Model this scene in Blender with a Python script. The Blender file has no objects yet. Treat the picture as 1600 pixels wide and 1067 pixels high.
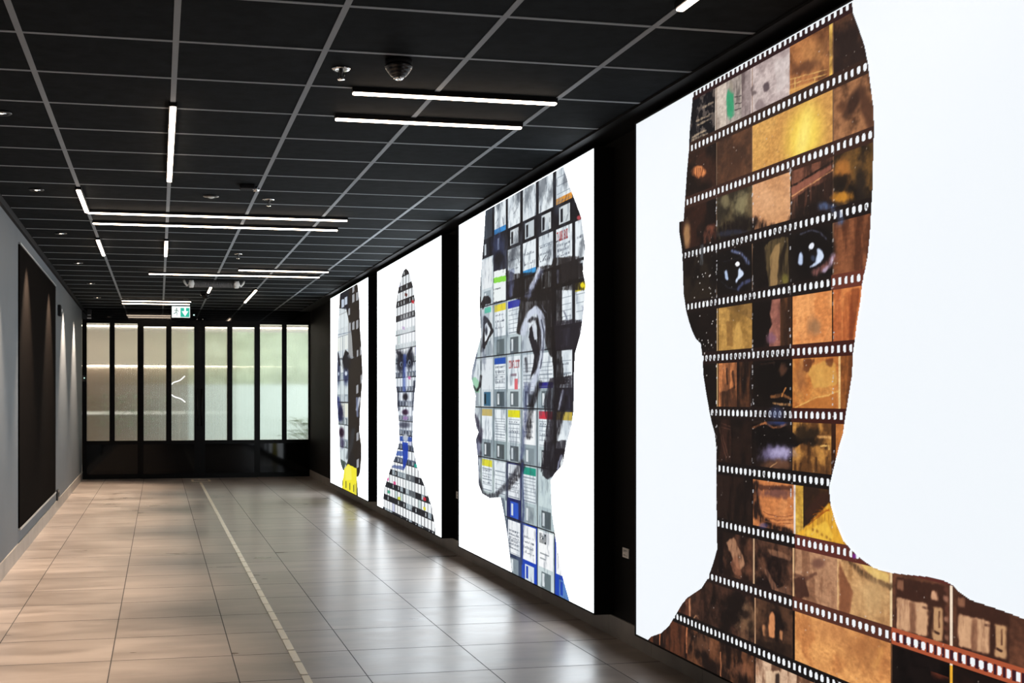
import bpy, math, random
import numpy as np
from mathutils import Matrix, Vector

random.seed(7)
C = bpy.context.scene.collection
PI = math.pi

# ------------------------------------------------------------------ camera model (metres; corridor runs along +Y)
F_PX, CX, CY, CAM_H = 1945.0, 673.0, 620.0, 1.323
YAW = math.atan(425.0 / F_PX)
SN, CS = math.sin(YAW), math.cos(YAW)
CEIL = 2.751          # ceiling height
XP = 2.35             # face plane of the light boxes
XW = 2.46             # right wall
YB = 20.65            # glazed end partition


def xl(y):            # left wall (the corridor widens slightly towards the doors)
    return -1.115 - 0.0075 * (y - 9.3)


def ray(u, v):
    a = (u - CX) / F_PX
    return (a * CS + SN, -a * SN + CS, (CY - v) / F_PX)


def on_x(u, v, x):
    d = ray(u, v)
    t = x / d[0]
    return (x, d[1] * t, CAM_H + d[2] * t)


# ------------------------------------------------------------------ materials
def new_mat(name):
    m = bpy.data.materials.new(name)
    m.use_nodes = True
    nt = m.node_tree
    return m, nt, nt.nodes['Principled BSDF']


def mat(name, col, rough=0.5, metal=0.0, spec=0.5, vary=0.0, scale=8.0, bump=0.0, stretch=(1, 1, 1), coat=0.0):
    m, nt, b = new_mat(name)
    b.inputs['Roughness'].default_value = rough
    b.inputs['Metallic'].default_value = metal
    b.inputs['Specular IOR Level'].default_value = spec
    b.inputs['Coat Weight'].default_value = coat
    b.inputs['Base Color'].default_value = (*col, 1)
    if vary or bump:
        tc = nt.nodes.new('ShaderNodeTexCoord')
        mp = nt.nodes.new('ShaderNodeMapping')
        mp.inputs['Scale'].default_value = stretch
        n = nt.nodes.new('ShaderNodeTexNoise')
        n.inputs['Scale'].default_value = scale
        n.inputs['Detail'].default_value = 6
        nt.links.new(tc.outputs['Object'], mp.inputs['Vector'])
        nt.links.new(mp.outputs['Vector'], n.inputs['Vector'])
        if vary:
            r = nt.nodes.new('ShaderNodeValToRGB')
            r.color_ramp.elements[0].position = 0.3
            r.color_ramp.elements[1].position = 0.7
            r.color_ramp.elements[0].color = (*[c * (1 - vary) for c in col], 1)
            r.color_ramp.elements[1].color = (*[min(1, c * (1 + vary)) for c in col], 1)
            nt.links.new(n.outputs['Fac'], r.inputs['Fac'])
            nt.links.new(r.outputs['Color'], b.inputs['Base Color'])
        if bump:
            bp = nt.nodes.new('ShaderNodeBump')
            bp.inputs['Strength'].default_value = bump
            bp.inputs['Distance'].default_value = 0.004
            nt.links.new(n.outputs['Fac'], bp.inputs['Height'])
            nt.links.new(bp.outputs['Normal'], b.inputs['Normal'])
    return m


def glow(name, col, strength):
    m, nt, b = new_mat(name)
    b.inputs['Base Color'].default_value = (*[0.3 * c for c in col], 1)
    b.inputs['Emission Color'].default_value = (*col, 1)
    b.inputs['Emission Strength'].default_value = strength
    return m


def floor_material():
    m, nt, b = new_mat('porcelain_tiles')
    L, N = nt.links, nt.nodes

    def math_node(op, a, bb=None):
        n = N.new('ShaderNodeMath')
        n.operation = op
        for k, val in enumerate((a, bb)):
            if val is None:
                continue
            if isinstance(val, (int, float)):
                n.inputs[k].default_value = val
            else:
                L.new(val, n.inputs[k])
        return n.outputs[0]
    tc = N.new('ShaderNodeTexCoord')
    sep = N.new('ShaderNodeSeparateXYZ')
    L.new(tc.outputs['Object'], sep.inputs[0])
    gx = math_node('DIVIDE', math_node('ADD', sep.outputs[0], 60 - 0.367), 0.6)
    gy = math_node('DIVIDE', math_node('ADD', sep.outputs[1], 60 - 6.436), 0.6)
    fx, fy = math_node('FRACT', gx), math_node('FRACT', gy)
    ex = math_node('MINIMUM', fx, math_node('SUBTRACT', 1.0, fx))
    ey = math_node('MINIMUM', fy, math_node('SUBTRACT', 1.0, fy))
    joint = math_node('MAXIMUM', math_node('LESS_THAN', ex, 0.0045), math_node('LESS_THAN', ey, 0.0072))
    cell = N.new('ShaderNodeCombineXYZ')
    L.new(math_node('FLOOR', gx), cell.inputs[0])
    L.new(math_node('FLOOR', gy), cell.inputs[1])
    wn = N.new('ShaderNodeTexWhiteNoise')
    wn.noise_dimensions = '3D'
    L.new(cell.outputs[0], wn.inputs['Vector'])
    # cloudy stone drawn out along the tile's width, shifted from tile to tile
    shift = N.new('ShaderNodeVectorMath')
    shift.operation = 'MULTIPLY_ADD'
    L.new(wn.outputs['Color'], shift.inputs[0])
    shift.inputs[1].default_value = (0.35, 0.35, 0.35)
    L.new(tc.outputs['Object'], shift.inputs[2])
    mp = N.new('ShaderNodeMapping')
    mp.inputs['Scale'].default_value = (1.5, 4.0, 1)
    L.new(shift.outputs[0], mp.inputs['Vector'])
    n1 = N.new('ShaderNodeTexNoise')
    n1.inputs['Scale'].default_value = 1.15
    n1.inputs['Distortion'].default_value = 0.5
    n1.inputs['Detail'].default_value = 5
    n1.inputs['Roughness'].default_value = 0.5
    L.new(mp.outputs[0], n1.inputs['Vector'])
    ramp = N.new('ShaderNodeValToRGB')
    ramp.color_ramp.elements[0].position = 0.30
    ramp.color_ramp.elements[0].color = (0.235, 0.190, 0.160, 1)
    ramp.color_ramp.elements[1].position = 0.66
    ramp.color_ramp.elements[1].color = (0.395, 0.330, 0.285, 1)
    L.new(n1.outputs['Fac'], ramp.inputs['Fac'])
    val = math_node('ADD', 0.93, math_node('MULTIPLY', wn.outputs['Value'], 0.13))
    tone = N.new('ShaderNodeVectorMath')
    tone.operation = 'SCALE'
    L.new(ramp.outputs['Color'], tone.inputs[0])
    L.new(val, tone.inputs['Scale'])
    mix = N.new('ShaderNodeMix')
    mix.data_type = 'RGBA'
    L.new(joint, mix.inputs['Factor'])
    L.new(tone.outputs[0], mix.inputs['A'])
    mix.inputs['B'].default_value = (0.03, 0.026, 0.023, 1)
    L.new(mix.outputs['Result'], b.inputs['Base Color'])
    rg = math_node('ADD', 0.225, math_node('MULTIPLY', n1.outputs['Fac'], 0.16))
    L.new(math_node('ADD', rg, math_node('MULTIPLY', joint, 0.4)), b.inputs['Roughness'])
    b.inputs['Specular IOR Level'].default_value = 0.56
    n2 = N.new('ShaderNodeTexNoise')
    n2.inputs['Scale'].default_value = 5
    n2.inputs['Detail'].default_value = 3
    mp2 = N.new('ShaderNodeMapping')
    mp2.inputs['Scale'].default_value = (1, 3, 1)
    L.new(tc.outputs['Object'], mp2.inputs['Vector'])
    L.new(mp2.outputs[0], n2.inputs['Vector'])
    bp = N.new('ShaderNodeBump')
    bp.inputs['Strength'].default_value = 0.05
    bp.inputs['Distance'].default_value = 0.02
    L.new(n2.outputs['Fac'], bp.inputs['Height'])
    L.new(bp.outputs['Normal'], b.inputs['Normal'])
    return m


def reeded_glass():
    m, nt, b = new_mat('reeded_glass')
    b.inputs['Base Color'].default_value = (0.96, 0.98, 0.97, 1)
    b.inputs['Transmission Weight'].default_value = 1
    b.inputs['Roughness'].default_value = 0.06
    b.inputs['IOR'].default_value = 1.35
    tc = nt.nodes.new('ShaderNodeTexCoord')
    w = nt.nodes.new('ShaderNodeTexWave')
    w.wave_type = 'BANDS'
    w.bands_direction = 'X'
    w.inputs['Scale'].default_value = 18
    bp = nt.nodes.new('ShaderNodeBump')
    bp.inputs['Strength'].default_value = 1.0
    bp.inputs['Distance'].default_value = 0.012
    nt.links.new(tc.outputs['Object'], w.inputs['Vector'])
    nt.links.new(w.outputs['Fac'], bp.inputs['Height'])
    nt.links.new(bp.outputs['Normal'], b.inputs['Normal'])
    return m


def print_material():
    # back-lit print: the colours of the print itself, shining with the light box behind it
    m = bpy.data.materials.new('backlit_print')
    m.use_nodes = True
    nt = m.node_tree
    b = nt.nodes['Principled BSDF']
    a = nt.nodes.new('ShaderNodeVertexColor')
    a.layer_name = 'print'
    b.inputs['Base Color'].default_value = (0.02, 0.02, 0.02, 1)
    b.inputs['Roughness'].default_value = 0.6
    b.inputs['Specular IOR Level'].default_value = 0.15
    nt.links.new(a.outputs['Color'], b.inputs['Emission Color'])
    b.inputs['Emission Strength'].default_value = 1.0
    m.cycles.emission_sampling = 'NONE'
    return m


M = {}
M['floor'] = floor_material()
M['tile_base'] = mat('skirting_tile', (0.30, 0.27, 0.24), 0.4, vary=0.15, scale=5)
M['wall_grey'] = mat('grey_paint', (0.128, 0.140, 0.152), 0.6, spec=0.2, vary=0.04, scale=3, bump=0.02)
M['wall_black'] = mat('black_brown_paint', (0.0075, 0.0066, 0.006), 0.6, spec=0.08, vary=0.1, scale=3)
M['ceil'] = mat('black_mineral_fibre', (0.0075, 0.0092, 0.0106), 0.85, spec=0.06, vary=0.35, scale=14, bump=0.25)
M['grid'] = mat('grey_steel_rail', (0.27, 0.295, 0.32), 0.6, spec=0.1, vary=0.03)
M['black'] = mat('black_lacquer', (0.006, 0.006, 0.007), 0.3)
M['matte_black'] = mat('matte_black', (0.004, 0.004, 0.005), 0.7, spec=0.2)
M['gloss_black'] = mat('gloss_black_glass', (0.003, 0.003, 0.0035), 0.05, spec=0.2)
M['fascia'] = mat('gloss_black_fascia', (0.003, 0.003, 0.0035), 0.04, spec=0.9)
M['frame'] = mat('black_steel_profile', (0.003, 0.003, 0.0034), 0.25, spec=0.12)
M['board'] = mat('black_brown_fabric', (0.006, 0.0047, 0.004), 0.9, spec=0.01, vary=0.2, scale=60, stretch=(1, 1, 0.2))
M['alu'] = mat('brushed_aluminium', (0.55, 0.56, 0.57), 0.35, metal=0.6)
M['white'] = mat('white_plastic', (0.75, 0.75, 0.74), 0.4)
M['chrome'] = mat('chrome', (0.8, 0.8, 0.8), 0.12, metal=1)
M['cream'] = mat('cream_tactile_plastic', (0.93, 0.82, 0.64), 0.5, vary=0.06, scale=40)
M['paper'] = mat('label_card', (0.92, 0.86, 0.80), 0.6)
M['ink'] = mat('ink', (0.08, 0.07, 0.07), 0.6)
M['wood'] = mat('brown_wood', (0.12, 0.088, 0.062), 0.5, vary=0.3, scale=3, stretch=(1, 1, 8))
M['beige'] = mat('beige_plaster', (0.55, 0.48, 0.40), 0.7, vary=0.05)
M['leaf'] = mat('green_leaf', (0.06, 0.13, 0.035), 0.5, vary=0.4, scale=6)
M['lobby_floor'] = mat('pale_stone', (0.45, 0.42, 0.39), 0.35, vary=0.1, scale=2)
M['glass'] = reeded_glass()
M['print'] = print_material()
M['lamp'] = glow('warm_led', (1.0, 0.80, 0.62), 15.0)
M['backlight'] = glow('cool_backlight', (0.87, 0.945, 1.0), 4.0)
M['backlight_dim'] = glow('cool_backlight_dimmer', (0.90, 0.95, 1.0), 0.96)
M['sign_white'] = glow('sign_white', (0.85, 1.0, 0.97), 1.1)
M['sign_green'] = glow('sign_green', (0.02, 0.52, 0.36), 0.9)
M['led_dot'] = glow('indicator_led', (0.6, 1.0, 0.9), 2.0)


# ------------------------------------------------------------------ mesh helpers
class MB:
    """collects simple solids and links them as one mesh"""

    def __init__(self):
        self.v, self.f, self.sm = [], [], []

    def add(self, vs, fs, smooth=False):
        o = len(self.v)
        self.v += [tuple(p) for p in vs]
        self.f += [tuple(o + i for i in q) for q in fs]
        self.sm += [smooth] * len(fs)
        return self

    def box(self, x0, x1, y0, y1, z0, z1, bev=0.0):
        if bev:
            return self.bevel_box(x0, x1, y0, y1, z0, z1, bev)
        vs = [(x, y, z) for z in (z0, z1) for y in (y0, y1) for x in (x0, x1)]
        fs = [(0, 2, 3, 1), (4, 5, 7, 6), (0, 1, 5, 4), (2, 6, 7, 3), (0, 4, 6, 2), (1, 3, 7, 5)]
        return self.add(vs, fs)

    def bevel_box(self, x0, x1, y0, y1, z0, z1, b):
        rings = []
        for z, i in ((z0, b), (z0 + b, 0), (z1 - b, 0), (z1, b)):
            a, c, d, e = x0 + i, x1 - i, y0 + i, y1 - i
            k = b
            rings.append([(a + k, d, z), (c - k, d, z), (c, d + k, z), (c, e - k, z), (c - k, e, z), (a + k, e, z), (a, e - k, z), (a, d + k, z)])
        vs = [p for r in rings for p in r]
        fs = [tuple(range(7, -1, -1)), tuple(range(24, 32))]
        for k in range(3):
            for i in range(8):
                j = (i + 1) % 8
                fs.append((k * 8 + i, k * 8 + j, k * 8 + 8 + j, k * 8 + 8 + i))
        return self.add(vs, fs)

    def hexa(self, p):      # 8 corners: bottom ring of four then top ring of four
        return self.add(p, [(3, 2, 1, 0), (4, 5, 6, 7), (0, 1, 5, 4), (1, 2, 6, 5), (2, 3, 7, 6), (3, 0, 4, 7)])

    def lathe(self, prof, cx=0, cy=0, cz=0, n=24, axis='z', smooth=True, a0=0.0):
        vs, fs = [], []
        for r, h in prof:
            for i in range(n):
                a = a0 + 2 * PI * i / n
                p = (r * math.cos(a), r * math.sin(a), h)
                if axis == 'x':
                    p = (h, r * math.cos(a), r * math.sin(a))
                elif axis == 'y':
                    p = (r * math.sin(a), h, r * math.cos(a))
                vs.append((cx + p[0], cy + p[1], cz + p[2]))
        for k in range(len(prof) - 1):
            for i in range(n):
                j = (i + 1) % n
                fs.append((k * n + i, k * n + j, k * n + n + j, k * n + n + i))
        fs.append(tuple(range(n - 1, -1, -1)))
        m_ = (len(prof) - 1) * n
        fs.append(tuple(range(m_, m_ + n)))
        return self.add(vs, fs, smooth)

    def tube(self, pts, r, n=8):
        pts = [Vector(p) for p in pts]
        vs, fs = [], []
        for i, p in enumerate(pts):
            d = (pts[min(i + 1, len(pts) - 1)] - pts[max(i - 1, 0)]).normalized()
            a = d.cross(Vector((0, 0, 1)))
            if a.length < 1e-3:
                a = d.cross(Vector((1, 0, 0)))
            a.normalize()
            b = d.cross(a)
            for k in range(n):
                t = 2 * PI * k / n
                vs.append(p + a * (r * math.cos(t)) + b * (r * math.sin(t)))
        for i in range(len(pts) - 1):
            for k in range(n):
                j = (k + 1) % n
                fs.append((i * n + k, i * n + j, i * n + n + j, i * n + n + k))
        fs.append(tuple(range(n - 1, -1, -1)))
        fs.append(tuple(range((len(pts) - 1) * n, len(pts) * n)))
        return self.add(vs, fs, True)

    def prism(self, poly, z0, z1):
        n = len(poly)
        vs = [(x, y, z0) for x, y in poly] + [(x, y, z1) for x, y in poly]
        fs = [tuple(range(n - 1, -1, -1)), tuple(range(n, 2 * n))] + [(i, (i + 1) % n, n + (i + 1) % n, n + i) for i in range(n)]
        return self.add(vs, fs)

    def build(self, name, material, parent=None, xf=None):
        me = bpy.data.meshes.new(name)
        vs = self.v if xf is None else [tuple(xf @ Vector(p)) for p in self.v]
        me.from_pydata(vs, [], self.f)
        for p, s in zip(me.polygons, self.sm):
            p.use_smooth = s
        me.materials.append(material)
        me.update()
        import bmesh
        bm = bmesh.new()
        bm.from_mesh(me)
        bmesh.ops.recalc_face_normals(bm, faces=bm.faces)
        bm.to_mesh(me)
        bm.free()
        o = bpy.data.objects.new(name, me)
        C.objects.link(o)
        if parent is not None:
            o.parent = parent
        return o


def tag(o, label=None, cat=None, group=None, kind=None):
    if label:
        o['label'] = label
    if cat:
        o['category'] = cat
    if group:
        o['group'] = group
    if kind:
        o['kind'] = kind
    return o


def thing(name, loc, label, cat, group=None, kind=None, rz=0.0):
    o = bpy.data.objects.new(name, None)
    o.empty_display_size = 0.1
    C.objects.link(o)
    o.location = loc
    o.rotation_euler = (0, 0, rz)
    return tag(o, label, cat, group, kind)


def copy_thing(root, loc, label, rz=None):
    r = root.copy()
    C.objects.link(r)
    r.location = loc
    if rz is not None:
        r.rotation_euler = (0, 0, rz)
    r['label'] = label
    for ch in list(root.children):
        c = ch.copy()
        C.objects.link(c)
        c.parent = r
        for g in list(ch.children):
            d = g.copy()
            C.objects.link(d)
            d.parent = c
    return r


def struct(o, label, cat):
    return tag(o, label, cat, kind='structure')

# ------------------------------------------------------------------ printed portraits (drawn on the light-box face in its own metres)
def vnoise(x, y, seed=0):
    xi, yi = np.floor(x).astype(np.int64), np.floor(y).astype(np.int64)
    fx, fy = x - xi, y - yi
    fx, fy = fx * fx * (3 - 2 * fx), fy * fy * (3 - 2 * fy)

    def h(a, b):
        n = (a * 374761393 + b * 668265263 + seed * 974634533) & 0x7FFFFFFF
        n = ((n ^ (n >> 13)) * 1274126177) & 0x7FFFFFFF
        return ((n ^ (n >> 16)) & 0xFFFF) / 65535.0
    return (h(xi, yi) * (1 - fx) + h(xi + 1, yi) * fx) * (1 - fy) + (h(xi, yi + 1) * (1 - fx) + h(xi + 1, yi + 1) * fx) * fy


def fbm(x, y, seed=0, octaves=4):
    t, a, s = 0.0, 0.5, 0.0
    for k in range(octaves):
        t = t + a * vnoise(x * 2 ** k, y * 2 ** k, seed + k * 17)
        s += a
        a *= 0.6
    return t / s


def sstep(a, b, x):
    t = np.clip((x - a) / (b - a), 0, 1)
    return t * t * (3 - 2 * t)


FONT = {'K': '101101110101101', 'A': '010101111101101', 'O': '111101101101111', 'N': '101111111111101', 'I': '111010010010111',
        'S': '111100111001111', 'E': '111100110100111', 'B': '110101110101110', 'C': '111100100100111', 'F': '111100110100100',
        'L': '100100100100111', 'T': '111010010010010', 'X': '101101010101101', 'D': '110101101101110', 'U': '101101101101111',
        'R': '110101110101101', '3': '111001011001111', 'M': '101111111101101'}


class Print:
    feather = 0
    dry = 0.0
    def __init__(self, s0, s1, t0, t1, ds, dt, bg, warp=0.0):
        # s0 > s1 are distances along the corridor (far to near = left to right in view), t0 < t1 heights
        self.ns, self.nt = int((s0 - s1) / ds) + 1, int((t1 - t0) / dt) + 1
        self.s = np.linspace(s0, s1, self.ns)
        self.t = np.linspace(t0, t1, self.nt)
        self.S, self.T = np.meshgrid(self.s, self.t)
        zc = XP * SN + self.s * CS
        self.u = CX + F_PX * (XP * CS - self.s * SN) / zc
        self.U = np.broadcast_to(self.u, self.S.shape)
        self.V = CY - F_PX * (self.T - CAM_H) / zc
        self.C = np.ones(self.S.shape + (3,)) * np.array(bg) / 255.0
        # hand-painted edges wander a little
        w1, w2 = fbm(self.S * 16, self.T * 22, 301, 4) - 0.5, fbm(self.S * 16, self.T * 22, 302, 4) - 0.5
        self.Uw, self.Vw = self.U + warp * w1 * 2, self.V + warp * w2 * 2.6
        self.bristle = fbm(self.S * 70, self.T * 24, 303, 3)
        self.bg = np.array(bg) / 255.0

    # traced coordinates -> columns of the sheet
    def cols(self, a, b):
        i = np.where((self.u >= a) & (self.u <= b))[0]
        return slice(i[0], i[-1] + 1) if len(i) else slice(0, 0)

    def blend(self, sl, al, col):
        c = np.array(col) / 255.0 if not isinstance(col, np.ndarray) else col
        reg = self.C[:, sl]
        self.C[:, sl] = reg * (1 - al[..., None]) + c * al[..., None]

    def inside(self, pts, sl=slice(None), warped=False):
        U, V = (self.Uw, self.Vw) if warped else (self.U, self.V)
        U, V = U[:, sl], V[:, sl]
        m = np.zeros(U.shape, bool)
        n = len(pts)
        for i in range(n):
            (x0, y0), (x1, y1) = pts[i], pts[(i + 1) % n]
            if y0 == y1:
                continue
            c = ((y0 > V) != (y1 > V)) & (U < (x1 - x0) * (V - y0) / (y1 - y0) + x0)
            m ^= c
        return m

    def soften(self, m, n):
        for ax in (0, 1):
            for _ in range(2):
                p = np.concatenate([np.repeat(m.take([0], ax), n, ax), m, np.repeat(m.take([-1], ax), n + 1, ax)], ax)
                c = np.cumsum(p, ax)
                k = m.shape[ax]
                m = (c.take(range(2 * n, 2 * n + k), ax) - c.take(range(0, k), ax)) / (2 * n)
        return m

    def poly(self, pts, col, alpha=1.0, streak=0.0, seed=0, feather=None):
        us = [p[0] for p in pts]
        sl = self.cols(min(us) - 6, max(us) + 6)
        if sl.stop == sl.start:
            return
        m = self.inside(pts, sl, True).astype(float)
        f = self.feather if feather is None else feather
        if f:
            m = self.soften(m, f)
            m = sstep(0.1, 0.9, m + (self.bristle[:, sl] - 0.5) * 0.7 * (m > 0.02) * (m < 0.98))
        m = m * alpha
        if streak:
            m = m * (1 - streak * sstep(0.45, 0.75, fbm(self.S[:, sl] * 60, self.T[:, sl] * 14, seed)))
        self.blend(sl, m, col)

    def dist(self, pts, sl):
        U, V = self.Uw[:, sl], self.Vw[:, sl]
        d = np.full(U.shape, 1e9)
        for (x0, y0), (x1, y1) in zip(pts[:-1], pts[1:]):
            dx, dy = x1 - x0, y1 - y0
            k = np.clip(((U - x0) * dx + (V - y0) * dy) / (dx * dx + dy * dy + 1e-9), 0, 1)
            d = np.minimum(d, np.hypot(U - x0 - k * dx, V - y0 - k * dy))
        return d

    def stroke(self, pts, w, col, alpha=1.0, soft=0.6, rough=0.0, seed=0):
        us = [p[0] for p in pts]
        sl = self.cols(min(us) - 2 * w - 1, max(us) + 2 * w + 1)
        if sl.stop == sl.start:
            return
        d = self.dist(pts, sl)
        if rough:
            d = d + rough * w * (fbm(self.S[:, sl] * 40, self.T[:, sl] * 40, seed) - 0.5) * 2
        al = 1 - sstep(w * (1 - soft), w * (1 + soft), d)
        if self.dry:
            al = al * (1 - self.dry * sstep(0.40, 0.72, self.bristle[:, sl] + 0.25 * (1 - al)))
        self.blend(sl, alpha * al, col)

    def blob(self, x, y, rx, ry, col, alpha=1.0, ang=0.0, soft=0.5, rough=0.0, seed=0):
        r = max(rx, ry) * 1.6 + 1
        sl = self.cols(x - r, x + r)
        if sl.stop == sl.start:
            return
        dx, dy = self.Uw[:, sl] - x, self.Vw[:, sl] - y
        c, s = math.cos(ang), math.sin(ang)
        q = np.hypot((dx * c + dy * s) / rx, (-dx * s + dy * c) / ry)
        if rough:
            q = q + rough * (fbm(self.S[:, sl] * 30, self.T[:, sl] * 30, seed) - 0.5) * 2
        self.blend(sl, alpha * (1 - sstep(1 - soft, 1 + soft, q)), col)

    # rectangles in sheet metres; sa > sb
    def rect(self, sa, sb, ta, tb, col, alpha=1.0, mask=None):
        i = np.where((self.s <= sa) & (self.s >= sb))[0]
        j = np.where((self.t >= ta) & (self.t <= tb))[0]
        if not len(i) or not len(j):
            return
        q = (slice(j[0], j[-1] + 1), slice(i[0], i[-1] + 1))
        c = np.array(col) / 255.0
        self.C[q] = self.C[q] * (1 - alpha) + c * alpha

    def text(self, word, sa, ta, w, h, col):
        for k, ch in enumerate(word):
            bits = FONT[ch]
            for n, bit in enumerate(bits):
                if bit == '1':
                    r, c = divmod(n, 3)
                    s_ = sa - (k * 4 + c) * w
                    self.rect(s_, s_ - w * 1.02, ta - (r + 1) * h, ta - r * h, col)

    def frame(self, ta, tb, u0, u1, ca, cb, scale=(9, 9), seed=0, contrast=(0.35, 0.65), alpha=1.0):
        sl = self.cols(u0, u1)
        if sl.stop == sl.start:
            return
        j = np.where((self.t >= ta) & (self.t <= tb))[0]
        if not len(j):
            return
        q = (slice(j[0], j[-1] + 1), sl)
        n = sstep(contrast[0], contrast[1], fbm(self.S[q] * scale[0], self.T[q] * scale[1], seed, 5))[..., None]
        g = 0.86 + 0.28 * fbm(self.S[q] * 50, self.T[q] * 110, seed + 5, 3)[..., None]
        c = (np.array(ca) * (1 - n) + np.array(cb) * n) / 255.0 * g
        self.C[q] = self.C[q] * (1 - alpha) + np.clip(c, 0, 1) * alpha

    def finish(self, contrast, grain):
        g = 1 + grain * (fbm(self.S * 55, self.T * 60, 305, 3) - 0.5)[..., None]
        c = np.clip(self.C * g, 0, 1)
        k = c * c * (3 - 2 * c)
        self.C = c * (1 - contrast) + k * contrast

    def build(self, outline, name, parent):
        m = self.inside(outline)
        self.C[~m] = self.bg
        keep = m[:-1, :-1] | m[1:, :-1] | m[:-1, 1:] | m[1:, 1:]
        used = np.zeros(m.shape, bool)
        used[:-1, :-1] |= keep
        used[1:, :-1] |= keep
        used[:-1, 1:] |= keep
        used[1:, 1:] |= keep
        idx = np.full(m.shape, -1, np.int64)
        idx[used] = np.arange(used.sum())
        co = np.zeros((used.sum(), 3), np.float32)
        co[:, 0] = -0.003
        co[:, 1] = self.S[used]
        co[:, 2] = self.T[used]
        j, i = np.where(keep)
        quads = np.stack([idx[j, i], idx[j, i + 1], idx[j + 1, i + 1], idx[j + 1, i]], 1).astype(np.int32)
        nf = len(quads)
        me = bpy.data.meshes.new(name)
        me.vertices.add(len(co))
        me.vertices.foreach_set('co', co.ravel())
        me.loops.add(nf * 4)
        me.loops.foreach_set('vertex_index', quads.ravel())
        me.polygons.add(nf)
        me.polygons.foreach_set('loop_start', np.arange(0, nf * 4, 4, dtype=np.int32))
        me.update(calc_edges=True)
        at = me.color_attributes.new('print', 'FLOAT_COLOR', 'POINT')
        c = np.clip(self.C[used], 0, 1)
        lin = np.where(c <= 0.04045, c / 12.92, ((c + 0.055) / 1.055) ** 2.4)
        at.data.foreach_set('color', np.concatenate([lin, np.ones((len(lin), 1))], 1).astype(np.float32).ravel())
        me.materials.append(M['print'])
        o = bpy.data.objects.new(name, me)
        C.objects.link(o)
        o.parent = parent
        return o


def at_s(u):          # traced column -> distance along the wall
    return on_x(u, 600, XP)[1]


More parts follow.
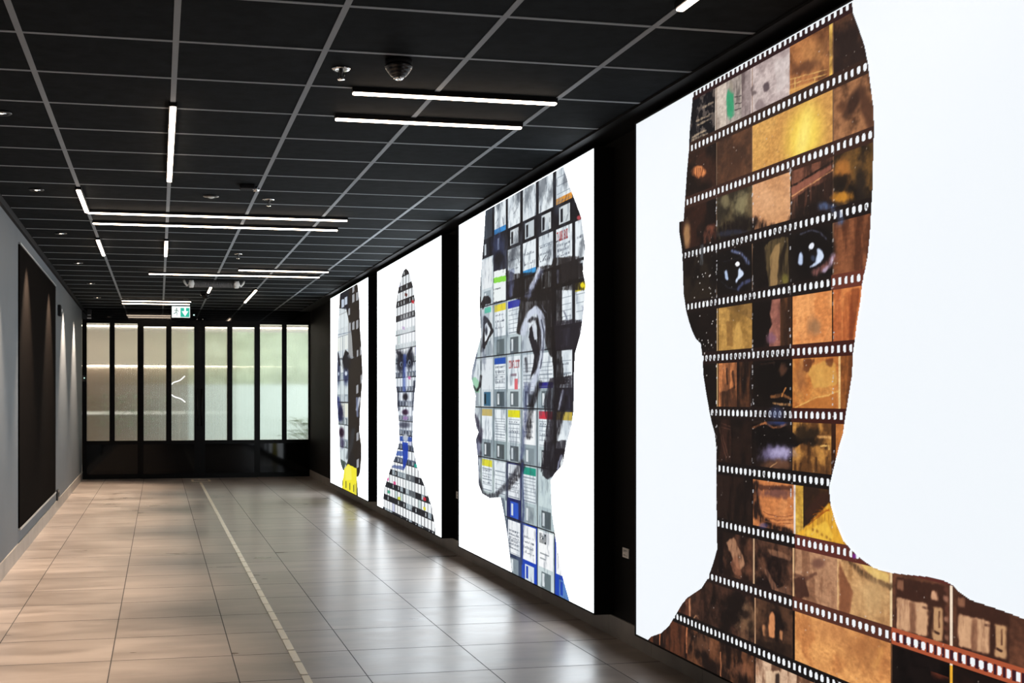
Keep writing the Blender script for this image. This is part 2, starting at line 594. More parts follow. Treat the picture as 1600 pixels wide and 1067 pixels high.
# ---------------------------------------------------------------- portrait of film strips
def film_portrait(parent):
    P = Print(5.89, 2.72, 0.128, 2.69, 0.0044, 0.0026, (243, 247, 252), 1.5)
    P.feather, P.dry = 2, 0.55
    strips = [2.683 - 0.238 * k for k in range(11)]        # centre heights of the perforated edges
    hb = 0.027
    P.rect(9, 0, 0, 3, (26, 18, 17))

    def row(r, cells):
        top = (strips[r - 1] if r >= 1 else 2.9) - hb
        bot = (strips[r] if r < 11 else 0.05) + hb
        for k, c in enumerate(cells):
            u0, u1, ca, cb = c[:4]
            kw = c[4] if len(c) > 4 else {}
            P.frame(bot, top, u0, u1, ca, cb, seed=r * 31 + k * 7, **kw)

    dk = (24, 18, 17)
    V_ = {'scale': (22, 7)}
    F_ = {'scale': (30, 30), 'contrast': (0.5, 0.62)}
    row(1, [(1075, 1118, (24, 25, 32), (96, 88, 84), F_), (1118, 1136, (196, 182, 170), (160, 146, 136), V_), (1136, 1160, (176, 164, 156), (120, 112, 108), V_),
            (1160, 1174, (112, 98, 98), (152, 138, 136), V_), (1174, 1235, (196, 180, 176), (168, 152, 150)), (1235, 1297, (172, 118, 78), (108, 74, 52)),
            (1297, 1304, (226, 186, 108), (214, 168, 90)), (1305, 1372, (92, 66, 52), (50, 38, 36))])
    row(2, [(1070, 1120, (66, 44, 36), (34, 25, 24)), (1121, 1176, (104, 74, 56), (74, 54, 44)), (1177, 1302, (196, 146, 88), (208, 158, 96)),
            (1304, 1372, (160, 116, 84), (84, 60, 46))])
    P.blob(1258, 214, 24, 46, (246, 208, 96), 0.95, ang=0.18, soft=0.8)
    P.blob(1257, 214, 9, 36, (252, 222, 124), 0.8, ang=0.18, soft=0.8)
    P.frame(0, strips[2] + hb, 1303, 1400, (100, 74, 54), (60, 44, 36))
    row(3, [(1066, 1120, (58, 36, 30), (28, 21, 22)), (1121, 1176, (92, 82, 62), (56, 50, 42)), (1177, 1236, (206, 154, 116), (190, 140, 102)),
            (1238, 1303, (124, 84, 68), (66, 46, 40), V_), (1304, 1370, (112, 84, 50), (34, 28, 26))])
    row(4, [(1060, 1120, (46, 38, 32), (24, 19, 20)), (1121, 1303, (24, 19, 20), (32, 26, 25)), (1304, 1362, (134, 88, 62), (92, 58, 42), V_)])
    row(5, [(1060, 1122, (30, 21, 21), (22, 17, 18)), (1124, 1176, (182, 142, 84), (150, 116, 66)), (1179, 1203, (26, 19, 20), (44, 32, 30)),
            (1203, 1220, (160, 110, 96), (128, 86, 78)), (1220, 1238, (112, 76, 50), (58, 40, 32), V_), (1240, 1301, (222, 152, 100), (206, 134, 84)),
            (1303, 1350, (210, 134, 84), (170, 100, 62), V_)])
    row(6, [(1060, 1122, (30, 21, 20), (24, 18, 18)), (1124, 1152, (182, 120, 80), (112, 76, 54), V_), (1152, 1178, (84, 56, 40), (34, 25, 24), V_),
            (1180, 1238, (22, 17, 17), (40, 30, 27)), (1240, 1311, (198, 138, 80), (176, 112, 62)), (1311, 1314, (226, 182, 128), (226, 182, 128)),
            (1314, 1350, (150, 96, 54), (104, 66, 42), V_)])
    row(7, [(1060, 1122, (36, 26, 24), (26, 20, 20)), (1123, 1143, (58, 38, 32), (34, 24, 22), V_), (1143, 1176, (44, 30, 26), (24, 18, 18)),
            (1178, 1238, (26, 19, 19), (44, 32, 28)), (1240, 1300, (180, 132, 74), (96, 66, 40)), (1300, 1307, (70, 40, 28), (60, 36, 26)), (1307, 1330, (188, 124, 72), (150, 96, 56))])
    row(8, [(1060, 1130, (28, 20, 20), (48, 34, 30), V_), (1130, 1176, (30, 22, 21), (46, 32, 28), V_), (1178, 1242, (206, 140, 94), (190, 124, 80)),
            (1244, 1256, (206, 168, 82), (180, 140, 66), V_), (1256, 1330, (54, 38, 30), (90, 62, 36)), (1330, 1400, (196, 152, 66), (150, 112, 52))])
    row(9, [(1060, 1180, (96, 66, 52), (40, 28, 25)), (1124, 1130, (30, 22, 22), (24, 18, 18)), (1180, 1240, (36, 25, 24), (104, 74, 58)),
             (1243, 1309, (172, 132, 104), (136, 100, 78), V_), (1309, 1314, (210, 168, 124), (200, 158, 116)), (1314, 1392, (190, 148, 106), (168, 128, 90), V_),
             (1396, 1640, (104, 70, 54), (86, 58, 46))])
    row(10, [(990, 1076, (96, 60, 46), (60, 38, 32), V_), (1076, 1180, (78, 54, 44), (34, 25, 23)), (1181, 1240, (86, 62, 48), (36, 27, 25)),
             (1243, 1393, (214, 152, 98), (186, 126, 80)), (1396, 1700, (22, 16, 16), (46, 30, 26))])
    # lowest row, under the last perforated edge
    P.frame(0.1, strips[10] - hb, 990, 1076, (92, 58, 42), (40, 27, 24), scale=(20, 6), seed=401)
    P.frame(0.1, strips[10] - hb, 1076, 1180, (106, 72, 52), (38, 27, 24), scale=(14, 9), seed=402)
    P.frame(0.1, strips[10] - hb, 1182, 1246, (206, 172, 146), (110, 82, 66), scale=(26, 7), seed=403)
    P.frame(0.1, strips[10] - hb, 1246, 1400, (150, 112, 86), (104, 76, 60), scale=(20, 7), seed=404)
    # thick seams between pieces of film
    for r0, r1, u, w, col in ((5, 6, 1121.5, 0.008, (190, 160, 120)), (1, 4, 1176.5, 0.007, (150, 120, 96)), (1, 4, 1303, 0.007, (120, 92, 72)), (1, 4, 1120.5, 0.006, (130, 110, 92)),
                              (8, 8, 1242.5, 0.012, (226, 214, 206)), (9, 9, 1179, 0.012, (190, 156, 126)), (9, 9, 1241, 0.012, (206, 166, 128)),
                              (10, 10, 1181, 0.010, (190, 150, 120)), (9, 9, 1394, 0.012, (220, 190, 150))):
        P.rect(at_s(u) + w / 2, at_s(u) - w / 2, strips[r1] + hb, strips[r0 - 1] - hb, col)

    # --- what the frames show
    P.blob(1142, 160, 6, 23, (64, 150, 112), 0.95, soft=0.25, rough=0.35, seed=3)
    P.blob(1143, 136, 4, 9, (150, 140, 128), 0.8, soft=0.4)
    for y in (152, 163, 172):
        P.stroke([(1149, y), (1159, y - 3)], 0.8, (70, 64, 66))
    for q in ([(1090, 190), (1112, 178)], [(1092, 196), (1110, 186)], [(1100, 168), (1116, 160)], [(1083, 214), (1104, 204)], [(1084, 218), (1106, 209)]):
        P.stroke(q, 1.6, (184, 164, 140), 0.8, rough=0.9, seed=9)
    P.poly([(1194, 132), (1203, 124), (1206, 138), (1196, 144)], (92, 80, 84), 0.9)
    P.poly([(1174, 138), (1181, 130), (1177, 140), (1186, 143), (1176, 150)], (110, 98, 98), 0.85)
    P.poly([(1180, 164), (1190, 153), (1200, 165), (1186, 172)], (136, 122, 122), 0.8)
    P.poly([(1212, 95), (1234, 84), (1234, 128), (1216, 148)], (214, 202, 198), 0.5)
    for k in range(3):
        P.stroke([(1236, 124 + k * 9), (1293, 108 + k * 7)], 0.9, (214, 170, 110), 0.9)
    for u in (1243, 1274):
        P.stroke([(u, 121), (u, 146)], 0.9, (214, 170, 110), 0.9)
    P.poly([(1236, 138), (1296, 118), (1302, 124), (1302, 122), (1236, 147)], (214, 160, 96), 0.7)
    P.blob(1274, 84, 24, 22, (186, 136, 90), 0.55, soft=0.8, rough=0.5, seed=5)
    P.blob(1256, 106, 22, 9, (86, 60, 48), 0.7, ang=-0.35, soft=0.6, rough=0.5, seed=8)
    P.blob(1325, 82, 26, 26, (52, 40, 38), 0.7, soft=0.7, rough=0.6, seed=6)
    # gold panel
    P.blob(1335, 160, 9, 28, (62, 44, 38), 0.9, ang=0.5, soft=0.5)
    P.blob(1356, 172, 9, 32, (92, 64, 50), 0.95, ang=-0.2, soft=0.5)
    P.blob(1316, 168, 9, 9, (96, 66, 50), 0.75, soft=0.6, rough=0.6, seed=4)
    P.blob(1093, 268, 10, 9, (216, 140, 92), 0.95, ang=-0.3, soft=0.3, rough=0.3, seed=11)
    for k in range(4):
        P.stroke([(1090 + 3 * k, 262), (1088 + 2.6 * k, 280 - k)], 0.7, (72, 44, 34), 0.8)
    P.blob(1148, 258, 14, 24, (82, 58, 46), 0.7, soft=0.7, rough=0.6, seed=13)
    P.blob(1158, 318, 12, 16, (150, 140, 108), 0.75, soft=0.5, rough=0.7, seed=14)
    P.blob(1134, 314, 8, 11, (134, 124, 96), 0.7, soft=0.5, rough=0.7, seed=15)
    P.poly([(1238, 290), (1302, 256), (1302, 262), (1240, 306)], (148, 98, 82), 0.8)
    P.stroke([(1238, 292), (1302, 252)], 1.6, (40, 30, 28), 0.9)
    P.stroke([(1239, 306), (1302, 266)], 1.2, (206, 150, 108), 0.85)
    P.poly([(1238, 312), (1266, 292), (1300, 280), (1303, 340), (1240, 346)], (40, 30, 28), 0.85, streak=0.6, seed=21)
    P.blob(1318, 268, 12, 20, (176, 118, 62), 0.8, soft=0.6, rough=0.5, seed=22)
    P.blob(1320, 308, 16, 8, (206, 144, 58), 0.8, soft=0.6, rough=0.8, seed=23)
    P.blob(1316, 284, 14, 12, (30, 25, 24), 0.9, soft=0.5, rough=0.4, seed=24)
    P.blob(1346, 292, 8, 36, (46, 38, 34), 0.85, soft=0.6, rough=0.5, seed=25)
    P.blob(1074, 368, 5, 20, (182, 144, 104), 0.8, soft=0.5)
    P.blob(1112, 368, 9, 14, (150, 96, 76), 0.75, soft=0.5, rough=0.7, seed=26)
    P.blob(1206, 320, 26, 26, (222, 172, 134), 0.45, soft=0.8)
    # --- brow shadows
    P.stroke([(1120, 372), (1146, 356), (1176, 352), (1212, 366)], 13, (28, 22, 23), 0.95, soft=0.5, rough=0.5, seed=30)
    P.stroke([(1124, 366), (1150, 362), (1172, 364)], 4, (62, 68, 88), 0.6, soft=0.8, rough=0.5, seed=31)
    P.stroke([(1240, 346), (1262, 330), (1288, 322), (1312, 326)], 9, (30, 24, 25), 0.85, soft=0.6, rough=0.5, seed=32)
    P.stroke([(1284, 322), (1304, 326), (1318, 336), (1312, 350)], 6, (78, 94, 128), 0.75, soft=0.8, rough=0.6, seed=33)
    # --- eyes
    P.blob(1146, 422, 32, 44, (20, 17, 19), 0.97, soft=0.25)
    P.blob(1272, 394, 34, 44, (20, 17, 19), 0.97, soft=0.25)
    P.stroke([(1146, 392), (1158, 396), (1167, 404), (1170, 412)], 2.8, (120, 130, 164), 0.8, soft=0.9)
    P.stroke([(1252, 366), (1268, 360), (1282, 362), (1292, 372)], 1.8, (104, 106, 124), 0.6, soft=0.9)
    P.poly([(1133, 424), (1136, 419), (1140, 434), (1139, 438), (1134, 433)], (178, 196, 226), 0.95)
    P.poly([(1156, 417), (1161, 421), (1166, 426), (1160, 432), (1152, 441), (1150, 438), (1155, 430)], (206, 220, 244), 0.97)
    P.blob(1153.5, 412, 3.6, 3.9, (244, 246, 250), 1, soft=0.2)
    P.stroke([(1154, 452), (1161, 444), (1171, 438)], 3.0, (92, 100, 136), 0.7, soft=0.8, rough=0.4, seed=35)
    P.stroke([(1128, 440), (1138, 449), (1150, 453)], 1.2, (66, 68, 84), 0.5, soft=0.8)
    P.poly([(1250, 396), (1254, 392), (1257, 400), (1256, 413), (1249, 411)], (190, 206, 236), 0.95)
    P.poly([(1278, 386), (1287, 391), (1290, 398), (1284, 408), (1274, 416), (1264, 419), (1266, 416), (1275, 408), (1279, 396)], (208, 222, 246), 0.97)
    P.blob(1269.5, 385, 4.0, 5.6, (232, 238, 250), 1, soft=0.25, ang=0.3)
    P.blob(1271, 404, 3.4, 4.4, (70, 80, 102), 0.8, soft=0.6)
    P.stroke([(1276, 426), (1292, 416), (1303, 402)], 6, (150, 104, 98), 0.8, soft=0.8, rough=0.4, seed=36)
    P.stroke([(1288, 424), (1299, 412), (1303, 398)], 3, (192, 176, 200), 0.8, soft=0.8, rough=0.5, seed=37)
    P.stroke([(1132, 409), (1158, 402)], 1.0, (60, 60, 72), 0.5)
    # --- bridge of the nose
    P.poly([(1196, 384), (1206, 374), (1226, 368), (1234, 370), (1234, 440), (1204, 446), (1199, 420)], (96, 82, 58), 0.95, streak=0.5, seed=40)
    P.poly([(1205, 400), (1214, 380), (1222, 376), (1218, 410), (1217, 444), (1205, 446)], (158, 130, 92), 0.85, streak=0.3, seed=41)
    P.poly([(1219, 412), (1226, 380), (1232, 376), (1224, 420), (1220, 440)], (40, 32, 28), 0.9)
    P.blob(1228, 436, 5, 8, (122, 114, 62), 0.8, soft=0.5)
    # --- cheek and nose shadow
    P.poly([(1124, 476), (1178, 462), (1178, 500), (1160, 490)], (34, 27, 25), 0.25)
    P.poly([(1136, 502), (1146, 500), (1148, 542), (1138, 540)], (128, 96, 56), 0.7)
    P.poly([(1150, 508), (1158, 500), (1162, 528), (1158, 550), (1148, 550)], (196, 154, 92), 0.75)
    P.blob(1152, 492, 16, 8, (120, 94, 56), 0.6, soft=0.6, rough=0.8, seed=43)
    P.poly([(1180, 462), (1200, 466), (1208, 462), (1204, 490), (1209, 506), (1198, 520), (1196, 544), (1180, 548)], (24, 18, 19), 0.97)
    P.blob(1206, 528, 7, 8, (128, 94, 112), 0.75, soft=0.5, rough=0.5, seed=44)
    P.poly([(1222, 462), (1228, 462), (1232, 540), (1222, 540)], (60, 42, 34), 0.7, streak=0.5, seed=45)
    P.blob(1274, 510, 10, 13, (148, 116, 88), 0.8, soft=0.7, rough=0.4, seed=46)
    P.poly([(1332, 450), (1346, 448), (1336, 530), (1328, 530)], (104, 54, 34), 0.6)
    P.poly([(1322, 456), (1330, 454), (1326, 530), (1318, 532)], (150, 84, 50), 0.4)
    P.blob(1206, 592, 27, 36, (20, 15, 16), 0.95, soft=0.35)
    P.stroke([(1206, 620), (1222, 616), (1236, 622)], 2.6, (150, 104, 66), 0.8, rough=0.6, seed=47)
    P.stroke([(1210, 630), (1236, 632)], 2.2, (196, 150, 104), 0.75, rough=0.6, seed=48)
    P.stroke([(1222, 618), (1229, 606)], 1.0, (186, 128, 76), 0.9)
    P.stroke([(1190, 568), (1212, 566)], 1.2, (78, 54, 46), 0.6)
    P.blob(1223, 578, 6, 8, (112, 78, 60), 0.7, soft=0.6, rough=0.8, seed=49)
    P.stroke([(1136, 576), (1137, 600)], 1.2, (46, 32, 28), 0.9)
    P.stroke([(1146, 580), (1148, 606)], 1.8, (52, 36, 30), 0.8)
    P.poly([(1126, 612), (1150, 604), (1160, 636), (1128, 636)], (52, 36, 30), 0.75, streak=0.5, seed=50)
    P.poly([(1262, 574), (1290, 562), (1308, 566), (1310, 600), (1274, 606)], (210, 162, 92), 0.7)
    P.poly([(1258, 560), (1276, 560), (1264, 580), (1256, 578)], (92, 54, 36), 0.8)
    P.poly([(1290, 560), (1304, 558), (1302, 574), (1294, 568)], (92, 54, 36), 0.7)
    P.blob(1252, 590, 8, 22, (140, 96, 66), 0.6, soft=0.7, rough=0.5, seed=51)
    P.poly([(1244, 634), (1310, 612), (1310, 638), (1244, 638)], (166, 104, 56), 0.7)
    P.stroke([(1240, 638), (1276, 622), (1312, 612)], 1.0, (226, 180, 110), 0.7)
    # --- mouth
    P.poly([(1178, 662), (1194, 658), (1206, 664), (1222, 662), (1240, 674), (1260, 690), (1240, 700), (1216, 698), (1192, 698), (1178, 690)], (18, 14, 16), 0.96)
    P.stroke([(1178, 668), (1196, 660), (1210, 668), (1228, 664)], 2.0, (176, 118, 78), 0.85, rough=0.6, seed=52)
    P.blob(1218, 660, 14, 5, (58, 72, 118), 0.75, soft=0.7, rough=0.5, seed=53)
    P.blob(1212, 708, 24, 12, (132, 124, 158), 0.75, soft=0.6, rough=0.5, seed=54)
    P.blob(1222, 708, 15, 8, (188, 180, 214), 0.7, soft=0.7, rough=0.8, seed=55)
    P.blob(1216, 726, 22, 8, (120, 86, 66), 0.8, soft=0.6, rough=0.4, seed=56)
    P.stroke([(1202, 732), (1214, 722)], 0.9, (190, 150, 110), 0.8)
    P.blob(1262, 678, 18, 12, (44, 34, 26), 0.9, soft=0.5, rough=0.8, seed=57)
    P.blob(1270, 690, 12, 7, (34, 27, 23), 0.85, soft=0.5, rough=0.8, seed=58)
    for u, y0, y1 in ((1265, 692, 722), (1276, 715, 736), (1292, 694, 700), (1252, 724, 742), (1243, 722, 740), (1293, 716, 742)):
        P.stroke([(u, y0), (u, y1)], 2.2, (66, 44, 28), 0.85, rough=0.5, seed=59)
    P.stroke([(1280, 682), (1298, 684)], 2.2, (206, 158, 104), 0.9)
    P.stroke([(1284, 696), (1296, 696), (1296, 702)], 1.4, (220, 176, 110), 0.9)
    for q in ([(1124, 668), (1136, 716)], [(1130, 680), (1140, 716)], [(1128, 662), (1142, 666)], [(1128, 668), (1142, 671)]):
        P.stroke(q, 0.9, (104, 74, 62), 0.6, rough=0.6, seed=60)
    # --- chin
    P.stroke([(1182, 756), (1180, 780), (1186, 806), (1206, 824), (1234, 832)], 6, (30, 22, 23), 0.9, soft=0.6, rough=0.4, seed=61)
    P.blob(1216, 770, 26, 8, (112, 78, 72), 0.9, soft=0.5, rough=0.8, seed=62)
    P.poly([(1182, 756), (1240, 758), (1240, 764), (1190, 764)], (64, 42, 38), 0.7)
    for k in range(3):
        P.stroke([(1194, 800 + k * 7), (1216, 808 + k * 5), (1240, 806 + k * 6)], 1.0, (132, 84, 58), 0.7)
    P.poly([(1246, 836), (1300, 782), (1312, 816), (1336, 856), (1318, 850), (1246, 836)], (226, 168, 64), 0.95, streak=0.25, seed=63)
    for k in range(5):
        P.stroke([(1264 + 4 * k, 820 - 8 * k), (1296, 794 - 2 * k + 3 * k)], 1.0, (150, 84, 30), 0.7)
    P.poly([(1256, 832), (1292, 812), (1306, 836), (1300, 848)], (240, 190, 82), 0.7)
    for u, v in ((1272, 826), (1279, 828), (1286, 834), (1294, 838), (1300, 842)):
        P.poly([(u - 2, v - 3), (u + 2, v - 2), (u + 2, v + 3), (u - 2, v + 2)], (110, 74, 34), 0.7)
    P.poly([(1258, 800), (1282, 770), (1296, 766), (1296, 782), (1262, 812)], (66, 42, 34), 0.85)
    # --- neck and shoulders
    P.poly([(1136, 846), (1148, 838), (1162, 866), (1172, 900), (1166, 880), (1158, 890), (1150, 882)], (190, 146, 116), 0.75, streak=0.5, seed=70)
    P.poly([(1142, 880), (1152, 866), (1162, 898), (1150, 898)], (150, 104, 82), 0.7, streak=0.4, seed=71)
    P.poly([(1200, 856), (1222, 860), (1238, 870), (1238, 876), (1206, 866)], (150, 112, 88), 0.7, streak=0.5, seed=72)
    P.poly([(1194, 884), (1204, 894), (1220, 924), (1208, 922)], (140, 104, 84), 0.75, streak=0.5, seed=73)
    P.poly([(1212, 920), (1232, 912), (1238, 930), (1216, 930)], (146, 108, 86), 0.6, streak=0.5, seed=74)
    P.poly([(1242, 902), (1260, 900), (1266, 930), (1246, 938)], (66, 42, 36), 0.85)
    P.blob(1280, 880, 10, 8, (110, 78, 68), 0.8, soft=0.5)
    P.stroke([(1243, 898), (1260, 904), (1276, 896)], 3, (90, 62, 52), 0.7, soft=0.7)
    P.poly([(1313, 872), (1320, 892), (1336, 926), (1328, 962), (1313, 956)], (126, 82, 60), 0.85)
    P.stroke([(1322, 872), (1350, 896), (1392, 916)], 5, (64, 50, 38), 0.7, soft=0.7, rough=0.8, seed=75)
    P.poly([(1340, 872), (1392, 896), (1392, 910), (1366, 900)], (226, 188, 116), 0.9)
    P.blob(1366, 930, 22, 30, (212, 178, 132), 0.5, soft=0.8, rough=0.4, seed=76)
    # castle frame
    P.poly([(1204, 995), (1204, 962), (1208, 953), (1213, 962), (1213, 996)], (206, 142, 100), 0.95)
    P.poly([(1193, 993), (1193, 976), (1198, 974), (1198, 994)], (186, 134, 98), 0.9)
    P.poly([(1220, 998), (1221, 984), (1225, 984), (1225, 999)], (180, 128, 92), 0.9)
    P.blob(1170, 970, 14, 22, (140, 110, 84), 0.7, soft=0.6, rough=0.9, seed=77)
    P.blob(1166, 960, 6, 6, (46, 34, 30), 0.9, soft=0.5)
    P.blob(1174, 976, 5, 8, (50, 38, 32), 0.8, soft=0.5, rough=0.5, seed=78)
    P.poly([(1077, 936), (1080, 932), (1080, 962), (1077, 962)], (196, 140, 108), 0.8)
    P.stroke([(1083, 968), (1088, 961), (1092, 966)], 1.2, (170, 130, 100), 0.8)
    P.poly([(1184, 1000), (1240, 1006), (1240, 1030), (1184, 1010)], (40, 30, 26), 0.6)
    P.blob(1300, 985, 40, 18, (176, 122, 82), 0.5, ang=0.3, soft=0.8, rough=0.4, seed=79)
    P.blob(1352, 1020, 30, 24, (150, 104, 68), 0.6, ang=0.3, soft=0.8, rough=0.7, seed=80)
    P.stroke([(1382, 1000), (1370, 1040)], 5, (206, 150, 92), 0.5, soft=0.8, rough=0.8, seed=81)
    P.stroke([(1074, 976), (1074, 1020)], 1.1, (196, 130, 94), 0.9)
    P.stroke([(1032, 989), (1032, 1006)], 0.9, (196, 130, 94), 0.9)
    P.stroke([(1127, 1020), (1127, 1060)], 1.1, (176, 120, 88), 0.9)
    P.blob(1100, 1006, 16, 12, (146, 104, 78), 0.5, soft=0.6, rough=0.9, seed=82)
    P.blob(1162, 1046, 18, 12, (156, 108, 82), 0.5, soft=0.6, rough=0.9, seed=83)
    P.poly([(1198, 1048), (1222, 1048), (1222, 1075), (1198, 1072)], (226, 194, 164), 0.8)
    P.poly([(1214, 1052), (1220, 1052), (1220, 1072), (1214, 1072)], (44, 34, 32), 0.85)
    # two door photographs on the shoulder
    for u0 in (1402, 1498):
        k = 1.0 if u0 == 1402 else 1.03
        dv = 0 if u0 == 1402 else 27

        def q(pts, col, al=1.0, **kw):
            P.poly([(u0 + a * k, b + dv + a * 0.0) for a, b in pts], col, al, **kw)
        q([(0, 900), (80, 914), (80, 1014), (0, 984)], (70, 46, 38))
        q([(2, 904), (12, 906), (12, 922), (2, 919)], (136, 98, 78))
        q([(2, 931), (50, 943), (50, 994), (2, 981)], (198, 156, 124), 1, streak=0.25, seed=90)
        q([(22, 937), (31, 939), (31, 990), (22, 988)], (110, 76, 60), 0.8, streak=0.3, seed=91)
        q([(58, 946), (74, 950), (74, 1002), (58, 998)], (190, 150, 114), 0.95)
        P.stroke([(u0 + 42 * k, 949 + dv), (u0 + 56 * k, 952 + dv), (u0 + 57 * k, 985 + dv), (u0 + 66 * k, 990 + dv)], 2.2, (66, 44, 38), 0.95)
        P.stroke([(u0 + 67 * k, 956 + dv), (u0 + 67 * k, 980 + dv)], 1.6, (96, 66, 52), 0.9)
        q([(56, 920), (63, 922), (67, 938), (54, 935)], (206, 160, 130), 0.95) if u0 == 1402 else None
    P.rect(at_s(1485), at_s(1490), 0.51, 0.95, (240, 214, 190))
    P.rect(at_s(1485), at_s(1490), 0.1, 0.51, (226, 164, 60))
    for v in range(7):
        P.poly([(1478, 915 + 15 * v), (1484, 917 + 15 * v), (1484, 926 + 15 * v), (1478, 924 + 15 * v)], (150, 110, 92) if v % 2 else (100, 64, 54))
    P.frame(0.1, 0.51, 1396, 1484, (16, 12, 13), (30, 22, 22), seed=88)
    P.frame(0.1, 0.51, 1491, 1700, (66, 38, 28), (34, 24, 22), seed=89, scale=(4, 8))
    P.frame(0.1, 0.47, 1455, 1484, (140, 72, 50), (26, 18, 18), seed=92, scale=(4, 12), contrast=(0.3, 0.6), alpha=0.6)
    P.finish(0.38, 0.16)
    # --- perforated edges
    sgrid = np.arange(5.5, 2.6, -0.0402)
    warm = {1: (46, 26, 28), 2: (52, 34, 28), 3: (58, 36, 30), 4: (26, 18, 18), 5: (26, 18, 18), 6: (34, 20, 19), 7: (26, 18, 18), 8: (20, 15, 16), 9: (22, 16, 16), 10: (34, 22, 21), 11: (20, 15, 15)}
    for k, tc in enumerate(strips):
        P.rect(9, 0, tc - hb, tc + hb, warm[k + 1])
        if k == 8:
            P.rect(at_s(1243), 0, tc - hb, tc + hb, (92, 44, 38))
        if k == 9:
            P.rect(at_s(1240), at_s(1394), tc - hb, tc + hb, (84, 46, 36))
            P.rect(at_s(1394), 0, tc - hb, tc + hb, (172, 84, 54))
            for s in sgrid:
                if s < at_s(1396):
                    P.rect(s - 0.013, s - 0.029, tc - 0.016, tc + 0.016, (58, 26, 36))
        if k in (5, 6):
            P.rect(at_s(1238), 0, tc - hb, tc + hb, (60, 26, 22))
        if k == 4:
            P.rect(at_s(1300), 0, tc - hb, tc + hb, (104, 52, 40))
        for n, s in enumerate(sgrid + 0.009 * (k % 3)):
            w, h = 0.0098, 0.0135
            hit = vnoise(np.array([s * 9.0]), np.array([k * 3.7]), 5)[0]
            u_here = P.u[np.argmin(np.abs(P.s - s))]
            dark_face = (k in (3, 4, 5, 6, 7) and u_here < 1240 and hit > 0.55) or (k == 3 and hit > 0.6)
            P.rect(s + w, s - w, tc - h + 0.004, tc + h - 0.004, (242, 245, 248))
            P.rect(s + w * 0.7, s - w * 0.7, tc - h, tc + h, (242, 245, 248))
            if dark_face:
                P.rect(s + w * 0.5, s - w * 0.15, tc - h * 0.5, tc + h * 0.6, (70, 66, 70), 0.8)
                P.rect(s - w * 0.3, s - w, tc - h, tc - h * 0.2, (40, 34, 36), 0.7)
    # brush marks that run over the edges of the film
    P.stroke([(1286, 322), (1308, 330), (1316, 344)], 5, (96, 110, 144), 0.45, soft=0.8, rough=0.8, seed=93)
    P.stroke([(1098, 384), (1097, 412)], 2.6, (84, 88, 92), 0.8, rough=0.6, seed=94)
    P.blob(1214, 646, 10, 10, (62, 76, 124), 0.5, soft=0.7, rough=0.5, seed=95)
    P.blob(1194, 822, 6, 4, (70, 74, 130), 0.6, soft=0.6)
    P.blob(1336, 868, 3, 4, (120, 40, 140), 0.9, soft=0.5)
    # specks of dust and glitter along the seams
    rng = np.random.RandomState(4)
    for u in (1120.5, 1177, 1236.5, 1303):
        for _ in range(46):
            t = rng.uniform(0.85, 2.2)
            s = at_s(u) + rng.normal(0, 0.004)
            P.rect(s + 0.004, s - 0.004, t, t + rng.uniform(0.003, 0.014), (206, 206, 210), rng.uniform(0.3, 0.9))
    for _ in range(420):
        t, s = rng.uniform(0.2, 2.65), rng.uniform(2.9, 5.3)
        P.rect(s + 0.003, s - 0.003, t, t + 0.005, (214, 200, 190), rng.uniform(0.15, 0.6))
    for _ in range(46):
        t, s = 1.62 + rng.normal(0, 0.16), 5.1 + rng.normal(0, 0.06)
        P.rect(s + 0.004, s - 0.004, t, t + 0.006, (226, 220, 214), 0.8)
    outline = [(1085, 130), (1332.5, -14), (1333.6, 20), (1341.5, 40.5), (1351.6, 70), (1357, 97), (1360.6, 128), (1366, 169), (1367, 202), (1365, 265), (1364, 310),
               (1362, 337), (1360.6, 364), (1357, 400), (1351.6, 429), (1348, 445), (1346, 467), (1340, 505), (1337, 530), (1334, 552), (1332.5, 586), (1327, 620),
               (1322, 651.5), (1318, 678.5), (1313, 694), (1302, 739), (1296.5, 761.5), (1299, 788.5), (1306.6, 815.5), (1319, 845), (1332.5, 860), (1348, 874), (1366, 887),
               (1384, 893), (1395, 895), (1420, 898), (1451.5, 901), (1476, 907), (1490, 914), (1499, 924), (1517, 937), (1544, 946), (1577.5, 957.5), (1600, 966.5),
               (1660, 992), (1720, 1020), (1760, 1060), (1780, 1120), (1790, 1400), (1100, 1400), (1004, 1010), (1018, 994.6), (1034, 989), (1046, 978), (1057, 960), (1067.5, 942), (1076, 933),
               (1097, 919), (1107, 903.5), (1115, 881), (1121.5, 858), (1121, 820), (1120, 752), (1120, 698), (1118, 678), (1113, 660), (1110, 646), (1105, 618),
               (1100, 586), (1099, 564), (1096, 537), (1088, 529), (1082, 516), (1077, 501), (1073, 485), (1069, 458), (1068, 422), (1067, 398), (1066, 386), (1062.5, 364), (1062, 347),
               (1067, 345), (1069, 346), (1071, 317), (1074, 272), (1077, 238), (1079, 198), (1082, 168)]
    return P.build(outline, 'portrait', parent)


